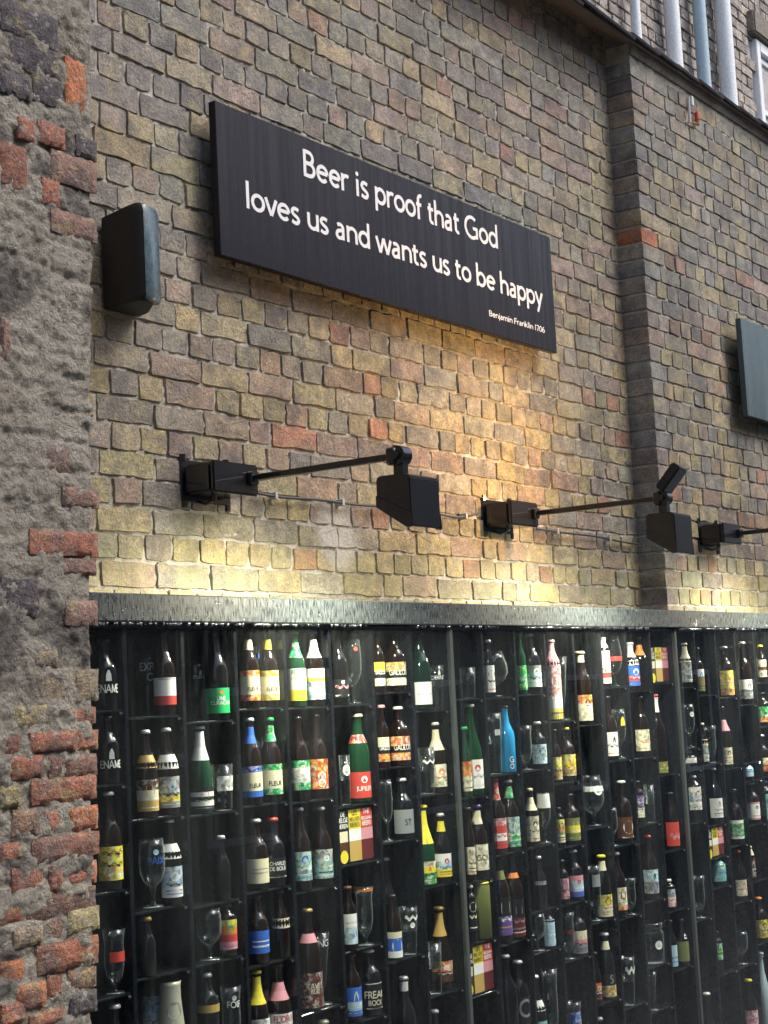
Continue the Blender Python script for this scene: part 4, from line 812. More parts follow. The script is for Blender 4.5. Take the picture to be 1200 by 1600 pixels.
def rough_piece(rg, asp):
    nx_, nz_ = (9, 5) if asp > 1.6 else (6, 5)
    V = []; F = []; sx = rg.uniform(0, 50)
    for j in range(nz_ + 1):
        for i in range(nx_ + 1):
            x, z = i / nx_, j / nz_
            ex = min(x, 1 - x) * asp * 2; ez = min(z, 1 - z) * 2
            e = min(1, ex * 1.6) * min(1, ez * 1.6)
            y = -(.10 + .8 * e ** .35 + .30 * mn.fractal(Vector((x * asp * 2.4 + sx, z * 2.4, 0)), .7, 2.1, 4))
            jx = .045 * mn.noise(Vector((x * 6 + sx, z * 6, 5))); jz = .05 * mn.noise(Vector((x * 5 * asp, z * 5, sx)))
            V.append((x + jx / asp * 1.4, y, z + jz * 1.5))
    n = nx_ + 1
    for j in range(nz_):
        for i in range(nx_): a = j * n + i; F.append((a, a + 1, a + n + 1, a + n))
    # skirt back into the wall
    border = [i for i in range(n)] + [j * n + nx_ for j in range(1, nz_ + 1)] + [nz_ * n + i for i in range(nx_ - 1, -1, -1)] + [j * n for j in range(nz_ - 1, 0, -1)]
    b0 = len(V); V += [(V[i][0], 1.6, V[i][2]) for i in border]
    for k in range(len(border)):
        k2 = (k + 1) % len(border); F.append((border[k2], border[k], b0 + k, b0 + k2))
    return V, F
rg = random.Random(11)
RV = [rough_piece(rg, 2.8) for _ in range(9)]; RV2 = [rough_piece(rg, 1.2) for _ in range(7)]
RM = [piece_mesh('rough_brick_piece', v, f, PB_O) for v, f in RV]; RM2 = [piece_mesh('rough_bat_piece', v, f, PB_O) for v, f in RV2]
for (u0, u1, z0, z1, k) in PILLAR_BRICKS:
    u0 = max(u0, 2.72); w = u1 - u0; h = z1 - z0
    if w < .02: continue
    zc = (z0 + z1) / 2
    if u1 > edge_x(zc) - .035: u1 = edge_x(zc) + .006; w = u1 - u0; onedge = True
    else: onedge = False
    o = bpy.data.objects.new('brick', rg.choice(RM if w / h > 1.8 else RM2)); col.objects.link(o); o.parent = pier
    base = PY - rub((u0 + u1) / 2, zc) - .001
    if onedge: base += .003
    o.location = (u0 - pier.location.x, base - pier.location.y, z0 - .004 - pier.location.z); o.scale = (w, .0080, h + .009)
    c = PALP[k]; q = rg.uniform(.85, 1.15); o.color = (c[0] * q, c[1] * q, c[2] * q, 1)

# ---------------------------------------------------------------- coping and eaves
eave = empty('slate_eaves', (3.3, -.2, 5.98), 'dark slate coping running along the top of the brick wall', 'roof edge')
def wb(parent, name, mt, fn, smooth=False):
    b = MB(); fn(b); o = b.build(name, mt, parent, smooth); o.location = -parent.location; return o
FILLET = mortar_mat('cement_fillet', (.34, .30, .25), (.25, .22, .18), (.15, .13, .11))
SOF = lambda y: 6.078 + (y + .19) * .47
wb(eave, 'cement_fillet', FILLET, lambda b: (b.prism_x([(-BAY + .01, 6.035), (-BAY - .012, 6.035), (-BAY - .026, SOF(-.176) - .003), (-BAY + .01, SOF(-.14) - .003)], STEP, 12.4)))
wb(eave, 'soffit_board', plain('fascia_wood', (.24, .19, .16), .7, fleck=.4), lambda b: b.prism_x([(-.19, SOF(-.19)), (-.19, SOF(-.19) + .022), (.5, SOF(.5) + .022), (.5, SOF(.5))], 3.3, 12.4))
wb(eave, 'drip_edge', plain('lead_edge', (.26, .22, .21), .4, .4), lambda b: b.box(3.3, 12.4, -.202, -.1925, 6.080, 6.094))
SLATE = plain('roof_slate', (.055, .052, .06), .45, fleck=.5, bmp=.6)
x = 3.3; tr = random.Random(3)
tile = MB(); tile.rbox(0, .34, 0, .9, 0, .018, .003, 1)
tile_me = None
while x < 12.3:
    o = bpy.data.objects.new('slate', tile_me) if tile_me else tile.build('slate', SLATE)
    if tile_me: col.objects.link(o)
    tile_me = o.data; o.parent = eave
    o.location = Vector((x, -.225 + tr.uniform(-.012, .008), 6.088 + tr.uniform(-.002, .006))) - eave.location
    o.rotation_euler = (math.radians(25.2), math.radians(2.8), tr.uniform(-.01, .01)); x += .30

# ---------------------------------------------------------------- upper building behind
UY = .6
ub = empty('upper_building', (8, UY, 5.6), 'grey brick upper storey with pale drainpipes above the slate eaves', 'building')
sheet('wall', ub, 6.5, 17, 5.6, 10.5, UY + .02, .12, .004, 9, mortar_mat('upper_mortar', (.62, .60, .58), (.50, .48, .47), (.36, .34, .33)))
lst = [b_ for b_ in course_list(8.2, 14.6, 6.1, 8.9, .085, .12, .23, .016) if not (11.72 < (b_[0] + b_[1]) / 2 < 13.0 and 6.0 < b_[2] < 7.72)]
def up_tint(u, z, s, f):
    k = rng.uniform(.8, 1.15); c = rng.choice([(.46, .43, .41), (.40, .37, .36), (.50, .46, .42), (.38, .35, .35)]); return (c[0] * k, c[1] * k, c[2] * k, 1)
lay_bricks(ub, lst, UY, up_tint, maxn=0, proud=(.004, .012))
PIPE_W = plain('pipe_paint', (.84, .88, .92), .4, fleck=.12); PIPE_B = plain('pipe_blue', (.42, .56, .66), .4, fleck=.12)
for x, r, mt, kind in ((9.44, .034, PIPE_W, 'r'), (10.03, .055, PIPE_W, 'r'), (10.52, .048, PIPE_B, 'r'), (10.96, .062, PIPE_W, 'r')):
    b = MB(); b.tube([(x, UY - .09, 6.05), (x, UY - .09, 9.6)], r, 14)
    b.tube([(x, UY - .09, 8.2), (x, UY - .09, 8.25)], r * 1.18, 14)
    o = b.build('drainpipe', mt, ub, True); o.location = -ub.location
    smooth_by_angle(o)
    for z in (6.75, 8.05):
        c = MB(); c.box(x - r * 1.5, x + r * 1.5, UY - .12, UY + .015, z, z + .03); q = c.build('pipe_clip', mt, o)
WINF = plain('window_paint', (.84, .86, .88), .4)
win = wb(ub, 'window', WINF, lambda b: (b.rbox(11.76, 11.84, UY - .03, UY + .06, 6.15, 7.56, .006), b.rbox(12.80, 12.88, UY - .03, UY + .06, 6.15, 7.56, .006), b.rbox(11.842, 12.798, UY - .03, UY + .06, 7.47, 7.56, .006), b.rbox(11.842, 12.798, UY - .03, UY + .06, 6.15, 6.24, .006)))
def sash(b):
    for x0, x1 in ((11.85, 11.90), (12.29, 12.35), (12.74, 12.79)): b.rbox(x0, x1, UY, UY + .04, 6.25, 7.46, .004)
    for z in (6.25, 6.98, 7.41): b.rbox(11.901, 12.289, UY + .002, UY + .038, z, z + .045, .004); b.rbox(12.351, 12.739, UY + .002, UY + .038, z, z + .045, .004)
def sub(parent, name, mt, fn):
    b = MB(); fn(b); o = b.build(name, mt, parent); return o
sub(win, 'sash', WINF, sash)
sub(win, 'pane', plain('window_pane', (.10, .12, .14), .05, 0, .8), lambda b: b.box(11.86, 12.78, UY + .045, UY + .05, 6.2, 7.5))
wb(ub, 'sill', plain('sill_stone', (.34, .33, .31), .7, fleck=.3), lambda b: b.rbox(11.70, 12.94, UY - .10, UY + .05, 6.07, 6.148, .008))
wb(ub, 'lintel', plain('lintel_stone', (.24, .21, .17), .8, fleck=.5, bmp=.6), lambda b: b.rbox(11.66, 12.98, UY - .07, UY + .05, 7.575, 7.76, .012))

# ---------------------------------------------------------------- house across the alley (what the glass reflects)
OY = -8.5
op = empty('alley_house', (4, OY, 0), 'plain brick house across the alley, behind the viewer', 'building')
wb(op, 'wall', mortar_mat('opposite_plaster', (.36, .345, .33), (.31, .30, .29), (.22, .21, .20)), lambda b: b.box(-6, 34, OY - .3, OY, 0, 7.4))
wb(op, 'roof', SLATE, lambda b: b.prism_x([(OY + .2, 7.4), (OY - 3, 9.8), (OY - 3, 7.4)], -6, 34))
for k in range(9):
    for zz in (1.0, 4.4):
        x0 = -3 + k * 4
        w_ = wb(op, 'window', WINF, lambda b: (b.box(x0, x0 + .08, OY - .01, OY + .03, zz, zz + 1.7), b.box(x0 + 1.1, x0 + 1.18, OY - .01, OY + .03, zz, zz + 1.7), b.box(x0 + .081, x0 + 1.099, OY - .01, OY + .03, zz + 1.62, zz + 1.7), b.box(x0 + .081, x0 + 1.099, OY - .01, OY + .03, zz, zz + .08)))
        sub(w_, 'pane', plain('window_pane', (.1, .12, .14), .05), lambda b: b.box(x0 + .05, x0 + 1.13, OY + .002, OY + .012, zz + .05, zz + 1.65))

# ---------------------------------------------------------------- quotation sign
SY = -.10
sign = empty('quotation_sign', (4.405, SY, 4.197), 'long black sign with white quotation about beer signed Benjamin Franklin 1706', 'sign')
S0, S1, T0, T1 = 4.405, 6.94, 4.197, 4.792
wb(sign, 'board', SIGN, lambda b: b.rbox(S0, S1, SY, SY + .034, T0, T1, .0025, 1))
for xx in (S0 + .25, S1 - .31): wb(sign, 'wall_batten', BLACK_MATT, lambda b: b.box(xx, xx + .06, SY + .035, .01, T0 + .06, T1 - .06))
def sign_line(txt, x0, x1, z, cap, tr=0, sw=99):
    w = text_width(txt, tr); sx = (x1 - x0) / w; sz = cap / 684; pos = 0
    for word in txt.split(' '):
        ww, st = text_strokes(word, tr)
        V, F = ribbons(st, lambda x, y, off: (x0 + (x + pos) * sx - S0, -.0008 - off, z + y * sz - T0), sw=sw)
        link_mesh('lettering', V, F, WHITE_LETTER, sign); pos += ww + text_width(' ', 0) + 2 * tr
sign_line('Beer is proof that God', 4.928, 6.422, 4.626, .112)
sign_line('loves us and wants us to be happy', 4.555, 6.822, 4.411, .105)
sign_line('Benjamin Franklin 1706', 6.302, 6.826, 4.281, .029)
# second sign at the right edge
s2 = empty('second_sign', (8.96, -.25, 4.09), 'dark wet sign board cut off by the right picture edge', 'sign')
SIGN2 = wet_panel_mat('second_sign_sky_sheen', (.025, .042, .046), (.07, .115, .125), .15, .3, (7, 7, .5))  # reflected sky painted into the board as lighter blue-grey
wb(s2, 'board', SIGN2, lambda b: b.rbox(8.96, 11.49, -.255, -.221, 4.09, 4.685, .0025, 1))
for xx in (9.2, 11.1): wb(s2, 'wall_batten', BLACK_MATT, lambda b: b.box(xx, xx + .06, -.2205, -BAY + .01, 4.15, 4.62))

# ---------------------------------------------------------------- wall speaker
spk = empty('wall_speaker', (3.93, 0, 3.86), 'black wall speaker with curved front painted blue-grey as reflected sky, beside the old pier', 'speaker')
def loft(parent, name, mt, prof, zs, capz=True, closed=True):
    """prof: plan outline; zs: list of (z, scale, yshift)"""
    V = []; F = []; n = len(prof); cx = sum(p[0] for p in prof) / n; cy = 0
    for z, s, dz in zs:
        for x, y in prof: V.append((cx + (x - cx) * s, y * s, z + dz * max(0, -y)))
    for k in range(len(zs) - 1):
        for i in range(n if closed else n - 1):
            j = (i + 1) % n; F.append((k * n + i, k * n + j, (k + 1) * n + j, (k + 1) * n + i))
    if capz: F.append(tuple(range(n))[::-1]); F.append(tuple(range((len(zs) - 1) * n, len(zs) * n)))
    o = link_mesh(name, V, F, mt, parent); o.location = -parent.location; smooth_by_angle(o, 40); return o
prof = [(3.872, -.02)] + [(3.872 - .004 * t, -.02 - .14 * t) for t in (.3, .6, .9)] + [(3.872, -.19), (3.884, -.206)] + [(3.90, -.208), (3.96, -.18), (4.03, -.09), (4.05, -.02)]
loft(spk, 'grille', BLACK_MATT, prof, [(3.915, .93, -.0), (3.925, .985, 0), (3.94, 1, 0), (4.20, 1, .10), (4.222, .985, .11), (4.236, .93, .11)])
prof2 = [(3.884, -.2085), (3.898, -.2145), (3.925, -.209), (3.975, -.192), (3.995, -.165), (3.965, -.160), (3.92, -.190), (3.89, -.203)]
loft(spk, 'front_panel', SPK_FRONT, prof2, [(3.921, .97, 0), (3.931, 1, 0), (4.205, 1, .10), (4.228, .97, .10)])
wb(spk, 'bracket', BLACK_METAL, lambda b: (b.box(3.90, 4.0, -.021, .004, 3.96, 4.18), b.box(3.93, 3.97, -.021, .004, 4.181, 4.21)))

# ---------------------------------------------------------------- floodlights on arms
LENS_C = plain('lamp_lens_cool', (.8, .8, .75), .3, emis=(1, .93, .75), estr=6)
LENS_W = plain('lamp_lens_warm', (.8, .6, .4), .3, emis=(1, .55, .2), estr=1.2)
def floodlight(x, y0, label, up=False, power=84):
    t = empty('arm_floodlight', (x, y0, 3.35), label, 'floodlight', 'black floodlights on wall arms')
    P = lambda name, mt, fn, sm=False: part(t, name, mt, fn, sm)
    def part(root, name, mt, fn, sm):
        b = MB(); fn(b); o = b.build(name, mt, root)
        if sm: smooth_by_angle(o, 40)
        return o
    def plate(b):
        b.rbox(-.135, .135, -.012, .006, -.075, .078, .003, 1)
        for sx in (-.118, .118):
            for sz in (-.085, .085): b.tube([(sx, -.006, sz - .012), (sx, -.006, sz + .012)], .014, 8)
    P('back_plate', BLACK_METAL, plate)
    P('gear_box', BLACK_METAL, lambda b: b.rbox(-.12, .12, -.140, -.0125, -.052, .055, .010, 2), True)
    P('box_lid', BLACK_METAL, lambda b: b.rbox(-.124, .124, -.158, -.1402, -.056, .059, .006, 2), True)
    P('cable_gland', BLACK_METAL, lambda b: (b.tube([(-.05, -.09, -.054), (-.05, -.09, -.075)], .010, 8), b.tube([(-.05, -.09, -.075), (-.05, -.05, -.085), (-.05, -.008, -.07)], .005, 8)))
    ax = .080; KY = -.83
    P('arm', BLACK_METAL, lambda b: (b.rbox(ax - .012, ax + .012, KY + .04, -.1585, -.006, .018, .003, 1), b.rbox(ax - .022, ax + .022, -.18, -.1582, -.018, .03, .004, 1)))
    kx = ax - .035; kz = .005; DY = KY + .965
    P('knuckle', BLACK_METAL, lambda b: (b.rbox(kx - .01, kx + .055, KY, KY + .04, -.028, .032, .006, 1), b.tube([(kx + .0, KY, .004), (kx + .05, KY, .004)], .034, 18), b.tube([(kx - .012, KY, .004), (kx + .062, KY, .004)], .015, 12), b.box(kx + .01, kx + .04, KY - .02, KY + .02, -.065, -.02)), True)
    hx0, hx1 = kx - .028, kx + .150
    prof = [(a + DY - .0, q - .012) for a, q in ((-.895, -.062), (-.905, -.052), (-1.02, -.054), (-1.035, -.066), (-1.035, -.232), (-1.030, -.236), (-1.022, -.232), (-1.012, -.205), (-.907, -.138), (-.895, -.142))]
    P('lamp_head', BLACK_METAL, lambda b: b.prism_x(prof, hx0, hx1, .004), True)
    for xx in (hx0, hx1 - .004):
        P('side_flap', BLACK_METAL, lambda b: b.prism_x([(-.8955 + DY, -.13), (-1.034 + DY, -.20), (-1.034 + DY, -.2500), (-1.015 + DY, -.2480), (-.8955 + DY, -.1700)], xx - .0045 if xx == hx0 else xx + .0045, xx - .0005 if xx == hx0 else xx + .0085))
    P('lens', LENS_C, lambda b: b.prism_x([(-.912 + DY, -.1535), (-.912 + DY, -.1560), (-1.005 + DY, -.2155), (-1.005 + DY, -.2130)], hx0 + .012, hx1 - .012))
    sp = bpy.data.lights.new('lamp_glow', 'SPOT'); sp.energy = power; sp.spot_size = math.radians(150); sp.spot_blend = .9; sp.color = (1, .92, .68); sp.shadow_soft_size = .05
    lo = bpy.data.objects.new('lamp_glow', sp); col.objects.link(lo); lo.parent = t
    lo.location = ((hx0 + hx1) / 2, -.945 + DY, -.222)
    lo.rotation_euler = Vector((0, -.48, .88)).to_track_quat('Z', 'Y').to_euler()
    if up:
        def slab(b):
            bm = MB(); bm.rbox(-.048, .048, -.024, .024, 0, .135, .006, 2)
            rm = Matrix.Rotation(math.radians(40), 4, 'X')
            rm2 = Matrix.Rotation(math.radians(6), 4, 'Y')
            b.add([tuple((rm @ rm2 @ Vector(v)) + Vector((kx + .02, KY, .035))) for v in bm.v], bm.f)
        P('upper_head', BLACK_METAL, slab, True)
        def lens2(b):
            bm = MB(); bm.box(-.036, .036, .0235, .0248, .03, .12)
            rm = Matrix.Rotation(math.radians(40), 4, 'X') @ Matrix.Rotation(math.radians(6), 4, 'Y')
            b.add([tuple((rm @ Vector(v)) + Vector((kx + .02, KY, .035))) for v in bm.v], bm.f)
        P('upper_lens', LENS_W, lens2)
        s2_ = bpy.data.lights.new('upper_glow', 'SPOT'); s2_.energy = 30; s2_.spot_size = math.radians(150); s2_.spot_blend = 1; s2_.color = (1, .60, .24); s2_.shadow_soft_size = .03
        l2 = bpy.data.objects.new('upper_glow', s2_); col.objects.link(l2); l2.parent = t
        l2.location = (kx + .02, KY + .02, .15); l2.rotation_euler = Vector((.25, -.85, -.35)).to_track_quat('Z', 'Y').to_euler()
    return t
floodlight(4.375, 0, 'black floodlight on a straight arm under the quotation sign')
floodlight(6.425, 0, 'black floodlight with a second head tilted up on its knuckle', True)
floodlight(8.475, -BAY, 'black floodlight on the forward brick bay, arm leaving the picture')

# ---------------------------------------------------------------- cables and small fixings
CABLE = plain('grey_cable', (.06, .06, .065), .5)
def cable(pts, label, extra=()):
    t = empty('wall_cable', pts[0], label, 'cable')
    q = [Vector(p) for p in pts]; out = []
    sm = spl([(p.x, p.z) for p in q], 5)
    out = [Vector((x, (pts[0][1]) + .004 * mn.noise(Vector((x * 4, z, 0))), z)) for x, z in sm]
    b = MB(); b.tube([o - Vector(pts[0]) for o in out], .0055, 8); b.build('cord', CABLE, t, True)
    for k in range(4, len(out) - 3, 9):
        p = out[k] - Vector(pts[0]); c = MB(); c.rbox(p.x - .008, p.x + .008, -.010, .028, -.012 + p.z, .016 + p.z, .002, 1); c.build('cable_clip', plain('clip', (.45, .45, .44), .5), t)
cable(CABLE_ONE, 'thin grey cable sagging along the wall between two floodlight boxes')
cable(CABLE_TWO, 'thin grey cable running from the second floodlight box to the wall step')
br = empty('wall_bracket', (8.59, -BAY, 5.81), 'small white rod bracket with red cap just under the eaves', 'bracket')
wb(br, 'rod', plain('white_rod', (.7, .7, .7), .4), lambda b: (b.tube([(8.60, -BAY - .03, 5.82), (8.585, -BAY - .04, 5.965)], .008, 8), b.tube([(8.60, -BAY + .01, 5.83), (8.60, -BAY - .03, 5.82)], .006, 8), b.rbox(8.625, 8.65, -BAY - .045, -BAY + .005, 5.93, 5.99, .003, 1)))
wb(br, 'cap', plain('red_cap', (.55, .05, .03), .4), lambda b: b.tube([(8.715, -BAY - .03, 5.865), (8.715, -BAY - .03, 5.915)], [.018, .012], 10))
wb(br, 'bulb_holder', plain('amber_holder', (.42, .22, .06), .4), lambda b: (b.tube([(8.715, -BAY - .03, 5.835), (8.715, -BAY - .03, 5.8648)], .014, 10), b.tube([(8.63, -BAY - .02, 5.835), (8.705, -BAY - .03, 5.84)], .005, 6)))

# ---------------------------------------------------------------- ledge over the bottle cases
ledge = empty('ledge', (3.3, -.38, 2.81), 'wet dark metal ledge running over the glass bottle cases', 'ledge')
wb(ledge, 'cover', LEDGE, lambda b: b.rbox(3.272, 11.9, -.38, -.012, 2.813, 2.901, .004, 1))
dr = random.Random(5); DV = MB()
def drop(x, y, z, r, st=1.3):
    vs_ = [(x, y, z + r), (x + r, y, z), (x, y + r, z), (x - r, y, z), (x, y - r, z), (x, y, z - r * st)]
    DV.add(vs_, [(0, 2, 1), (0, 3, 2), (0, 4, 3), (0, 1, 4), (5, 1, 2), (5, 2, 3), (5, 3, 4), (5, 4, 1)])
for _ in range(520):
    x = dr.uniform(3.35, 9.8)
    if mn.noise(Vector((x * 2.1, 0, 0))) < -.12: continue
    drop(x, -.378 + dr.uniform(0, .012), 2.8085, dr.uniform(.0022, .0060), 1.6)
for _ in range(1100):
    x = dr.uniform(3.35, 9.8); drop(x, -.3805, 2.817 + .08 * dr.random() ** 1.3, dr.uniform(.0008, .0020), 1.5)
o = DV.build('water_drops', DROP, ledge, True); o.location = -ledge.location; o['kind'] = 'stuff'

# ---------------------------------------------------------------- glass bottle cases
X0, CW = 3.34, .2625; ZT = 2.812; ZB = .18; FY = -.335
def case(k, label):
    xa = X0 + k * 8 * CW; xb = xa + 8 * CW
    t = empty('display_case', (xa, 0, 0), label, 'display case', 'glass cases of bottles under the ledge')
    W_ = lambda n, m_, f: wb(t, n, m_, f)
    W_('back_panel', BACKM, lambda b: b.box(xa, xb, -.10, -.088, ZB, ZT))
    W_('base', LACQUER, lambda b: b.box(xa, xb, -.35, -.09, ZB - .12, ZB - .001))
    W_('top_rail', LACQUER, lambda b: b.box(xa + .02, xb - .02, FY + .001, -.101, 2.795, ZT - .001))
    W_('post', STEEL, lambda b: b.rbox(xb - .011, xb + .011, -.352, FY + .001, ZB, ZT - .004, .002, 1))
    if k == 0: W_('post', STEEL, lambda b: b.rbox(xa - .011, xa + .011, -.352, FY + .001, ZB, ZT - .004, .002, 1))
    W_('pane', PANE, lambda b: b.box(xa + .013, xb - .013, -.3475, -.3435, ZB, ZT - .003))
    for i in range(9 if k == 2 else 8):
        x = xa + i * CW
        W_('divider', DIVIDER, lambda b: b.rbox(x - .009, x + .009, FY + .0015, -.1005, ZB, 2.7945, .0015, 1))
    for i in range(8):
        c = k * 8 + i; xs = xa + i * CW
        zs = list(SHELVES.get(c, []))
        if not zs: zs = [1.0 + .27 * q + .03 * (c % 3) for q in range(7)]
        z = min(zs) - .3
        while z > ZB + .2: zs.append(z); z -= .3
        for z in zs:
            s = W_('shelf', SHELF, lambda b: b.rbox(xs + .0095, xs + CW - .0095, FY + .012, -.1008, z - .008, z, .0012, 1))
            sub(s, 'shelf_clip', CHROME, lambda b: (b.rbox(xs + CW - .024, xs + CW - .0098, FY + .006, FY + .016, z - .018, z - .0085, .002, 1)))
    return t
case(0, 'left glass case of bottles, partly behind the old pier')
case(1, 'middle glass case of bottles, between the two steel posts')
case(2, 'right glass case of bottles, running out of the picture')

# ---------------------------------------------------------------- bottles and glasses
BP = dict(
    long=[(0, .90), (.015, 1), (.52, 1), (.60, .93), (.68, .68), (.75, .47), (.85, .37), (.93, .34), (.945, .40), (.975, .40), (.98, .34), (1, .34)],
    std=[(0, .90), (.02, 1), (.56, 1), (.63, .93), (.70, .72), (.77, .50), (.88, .41), (.94, .40), (.95, .46), (.98, .46), (1, .42)],
    stub=[(0, .90), (.02, 1), (.50, 1), (.58, .97), (.65, .84), (.71, .60), (.77, .42), (.9, .37), (.95, .37), (.955, .43), (.985, .43), (1, .38)],
    champ=[(0, .92), (.02, 1), (.42, 1), (.52, .93), (.64, .66), (.76, .44), (.88, .36), (.93, .35), (.94, .42), (.96, .42), (.965, .36), (1, .38)],
    can=[(0, .86), (.02, 1), (.94, 1), (.98, .90), (1, .90)],
    jug=[(0, .95), (.02, 1), (.35, .97), (.6, .82), (.8, .72), (.95, .73), (1, .76)])
GP = dict(
    tulip=[(0, .80), (.015, .80), (.03, .25), (.06, .16), (.12, .18), (.17, .40), (.26, .68), (.42, .86), (.60, .88), (.80, .84), (1, .98)],
    goblet=[(0, .78), (.02, .78), (.035, .22), (.08, .15), (.22, .17), (.30, .30), (.38, .70), (.50, .95), (.68, 1), (.85, .96), (1, .86)],
    flute=[(0, .85), (.015, .85), (.03, .2), (.06, .13), (.20, .15), (.24, .30), (.40, .44), (.7, .62), (1, .82)],
    snifter=[(0, .60), (.02, .60), (.035, .18), (.08, .12), (.20, .14), (.27, .40), (.38, .82), (.52, 1), (.70, .97), (.88, .80), (1, .68)],
    tumbler=[(0, .78), (.02, .82), (.10, .84), (.5, .92), (1, 1)], pint=[(0, .72), (.02, .76), (.08, .76), (.5, .87), (.8, .97), (1, 1)],
    jar=[(0, .9), (.03, 1), (.75, 1), (.82, .85), (.86, .85), (.87, .95), (.99, .95), (1, .85)])
def lathe(prof, n=20):
    V = []; F = []
    for r, z in prof: V += [(r * math.sin(2 * math.pi * k / n), -r * math.cos(2 * math.pi * k / n), z) for k in range(n)]
    for j in range(len(prof) - 1):
        for k in range(n):
            k2 = (k + 1) % n; F.append((j * n + k, j * n + k2, (j + 1) * n + k2, (j + 1) * n + k))
    return V, F
def rad_at(prof, z):
    for (r0, z0), (r1, z1) in zip(prof, prof[1:]):
        if z0 <= z <= z1: return r0 + (r1 - r0) * (z - z0) / max(1e-6, z1 - z0)
    return prof[-1][0]
def parse_bands(s): return [(a, float(n or 1)) for a, n in re.findall(r'([A-Za-z])(\d*\.?\d*)', s)]
def patch(parent, name, prof, z0, z1, bands, span=112, off=.0006):
    bl = parse_bands(bands); tot = sum(w for _, w in bl); z = z1; V = []; F = []; M = []; mats = []; n = 16
    rowsz = []
    for code, w in bl:
        dz = (z1 - z0) * w / tot; mats.append(ink_mat(code)); q = max(1, int(dz / .02))
        for i in range(q): rowsz.append((z - dz * i / q, z - dz * (i + 1) / q, len(mats) - 1))
        z -= dz
    for za, zb_, mi in rowsz:
        b = len(V)
        for zz in (za, zb_):
            r = rad_at(prof, zz) + off
            for i in range(n + 1):
                a = math.radians(-span + 2 * span * i / n); V.append((r * math.sin(a), -r * math.cos(a), zz))
        for i in range(n): F.append((b + n + 1 + i, b + n + 2 + i, b + i + 1, b + i)); M.append(mi)
    return link_mesh(name, V, F, mats, parent, True, midx=M)
def wrap_text(parent, prof, txt, z0, z1, code, rmid, turn=-27):
    h = z1 - z0; off0 = .0010
    if txt in '^o#_~':
        W = {'^': .55, 'o': 1, '#': 1, '_': 99, '~': 99}[txt] * h
        W = min(W, rmid * (1.5 if txt in '^o#' else 1.7))
        if txt == '^': sh = [('fill', [(-W / 2, 0), (W / 2, 0), (W * .42, h * .62), (W * .12, h), (-W * .12, h), (-W * .42, h * .62)])]
        elif txt == 'o': sh = [('fill', [(W / 2 * math.cos(a * .5236), h / 2 + h / 2 * math.sin(a * .5236)) for a in range(12)])]
        elif txt == '#': sh = [('fill', [(-W / 2, 0), (W / 2, 0), (W / 2, h), (-W / 2, h)])]
        elif txt == '_': sh = [('fill', [(-W / 2 + W * i / 8, y) for i in range(9) for y in ()] + [(-W / 2 + W * i / 8, 0) for i in range(9)] + [(W / 2 - W * i / 8, h) for i in range(9)])]
        else:
            up = [(-W / 2 + W * i / 12, h * (.75 + .25 * math.sin(i * 1.3))) for i in range(13)]; dn = [(-W / 2 + W * i / 12, h * (.25 + .25 * math.sin(i * 1.1 + 1))) for i in range(13)]
            sh = [('fill', dn + up[::-1])]
        sx = 1; sw = .001; w = 0; cx = 0
        mp_ = lambda x, y, off: P3(x, z0 + y, off)
    else:
        w, sh = text_strokes(txt, 10); sz = h / 684; sx = min(sz * .9, rmid * 2.1 / w); cx = w / 2
        mp_ = lambda x, y, off: P3((x - cx) * sx, z0 + y * sz, off)
    def P3(x, z, off):
        r = rad_at(prof, z) + off0 + off; a = x / rmid + math.radians(turn)
        return (r * math.sin(a), -r * math.cos(a), z)
    V, F = ribbons(sh, mp_, sw=105 if txt not in '^o#_~' else .001, sub=140 if txt not in '^o#_~' else None, dstep=.00008)
    return link_mesh('lettering' if txt not in '^o#_~' else 'emblem', V, F, ink_mat(code), parent)
NUM = ['first', 'second', 'third', 'fourth', 'fifth', 'sixth', 'seventh', 'eighth', 'ninth']
CASE = ['left', 'middle', 'right']
def place_of(c, z):
    zs = sorted(SHELVES[c], reverse=True); i = min(range(len(zs)), key=lambda q: abs(zs[q] - z))
    return '%s shelf, %s column of %s case' % ('top' if i == 0 else NUM[i], NUM[c % 8], CASE[c // 8])
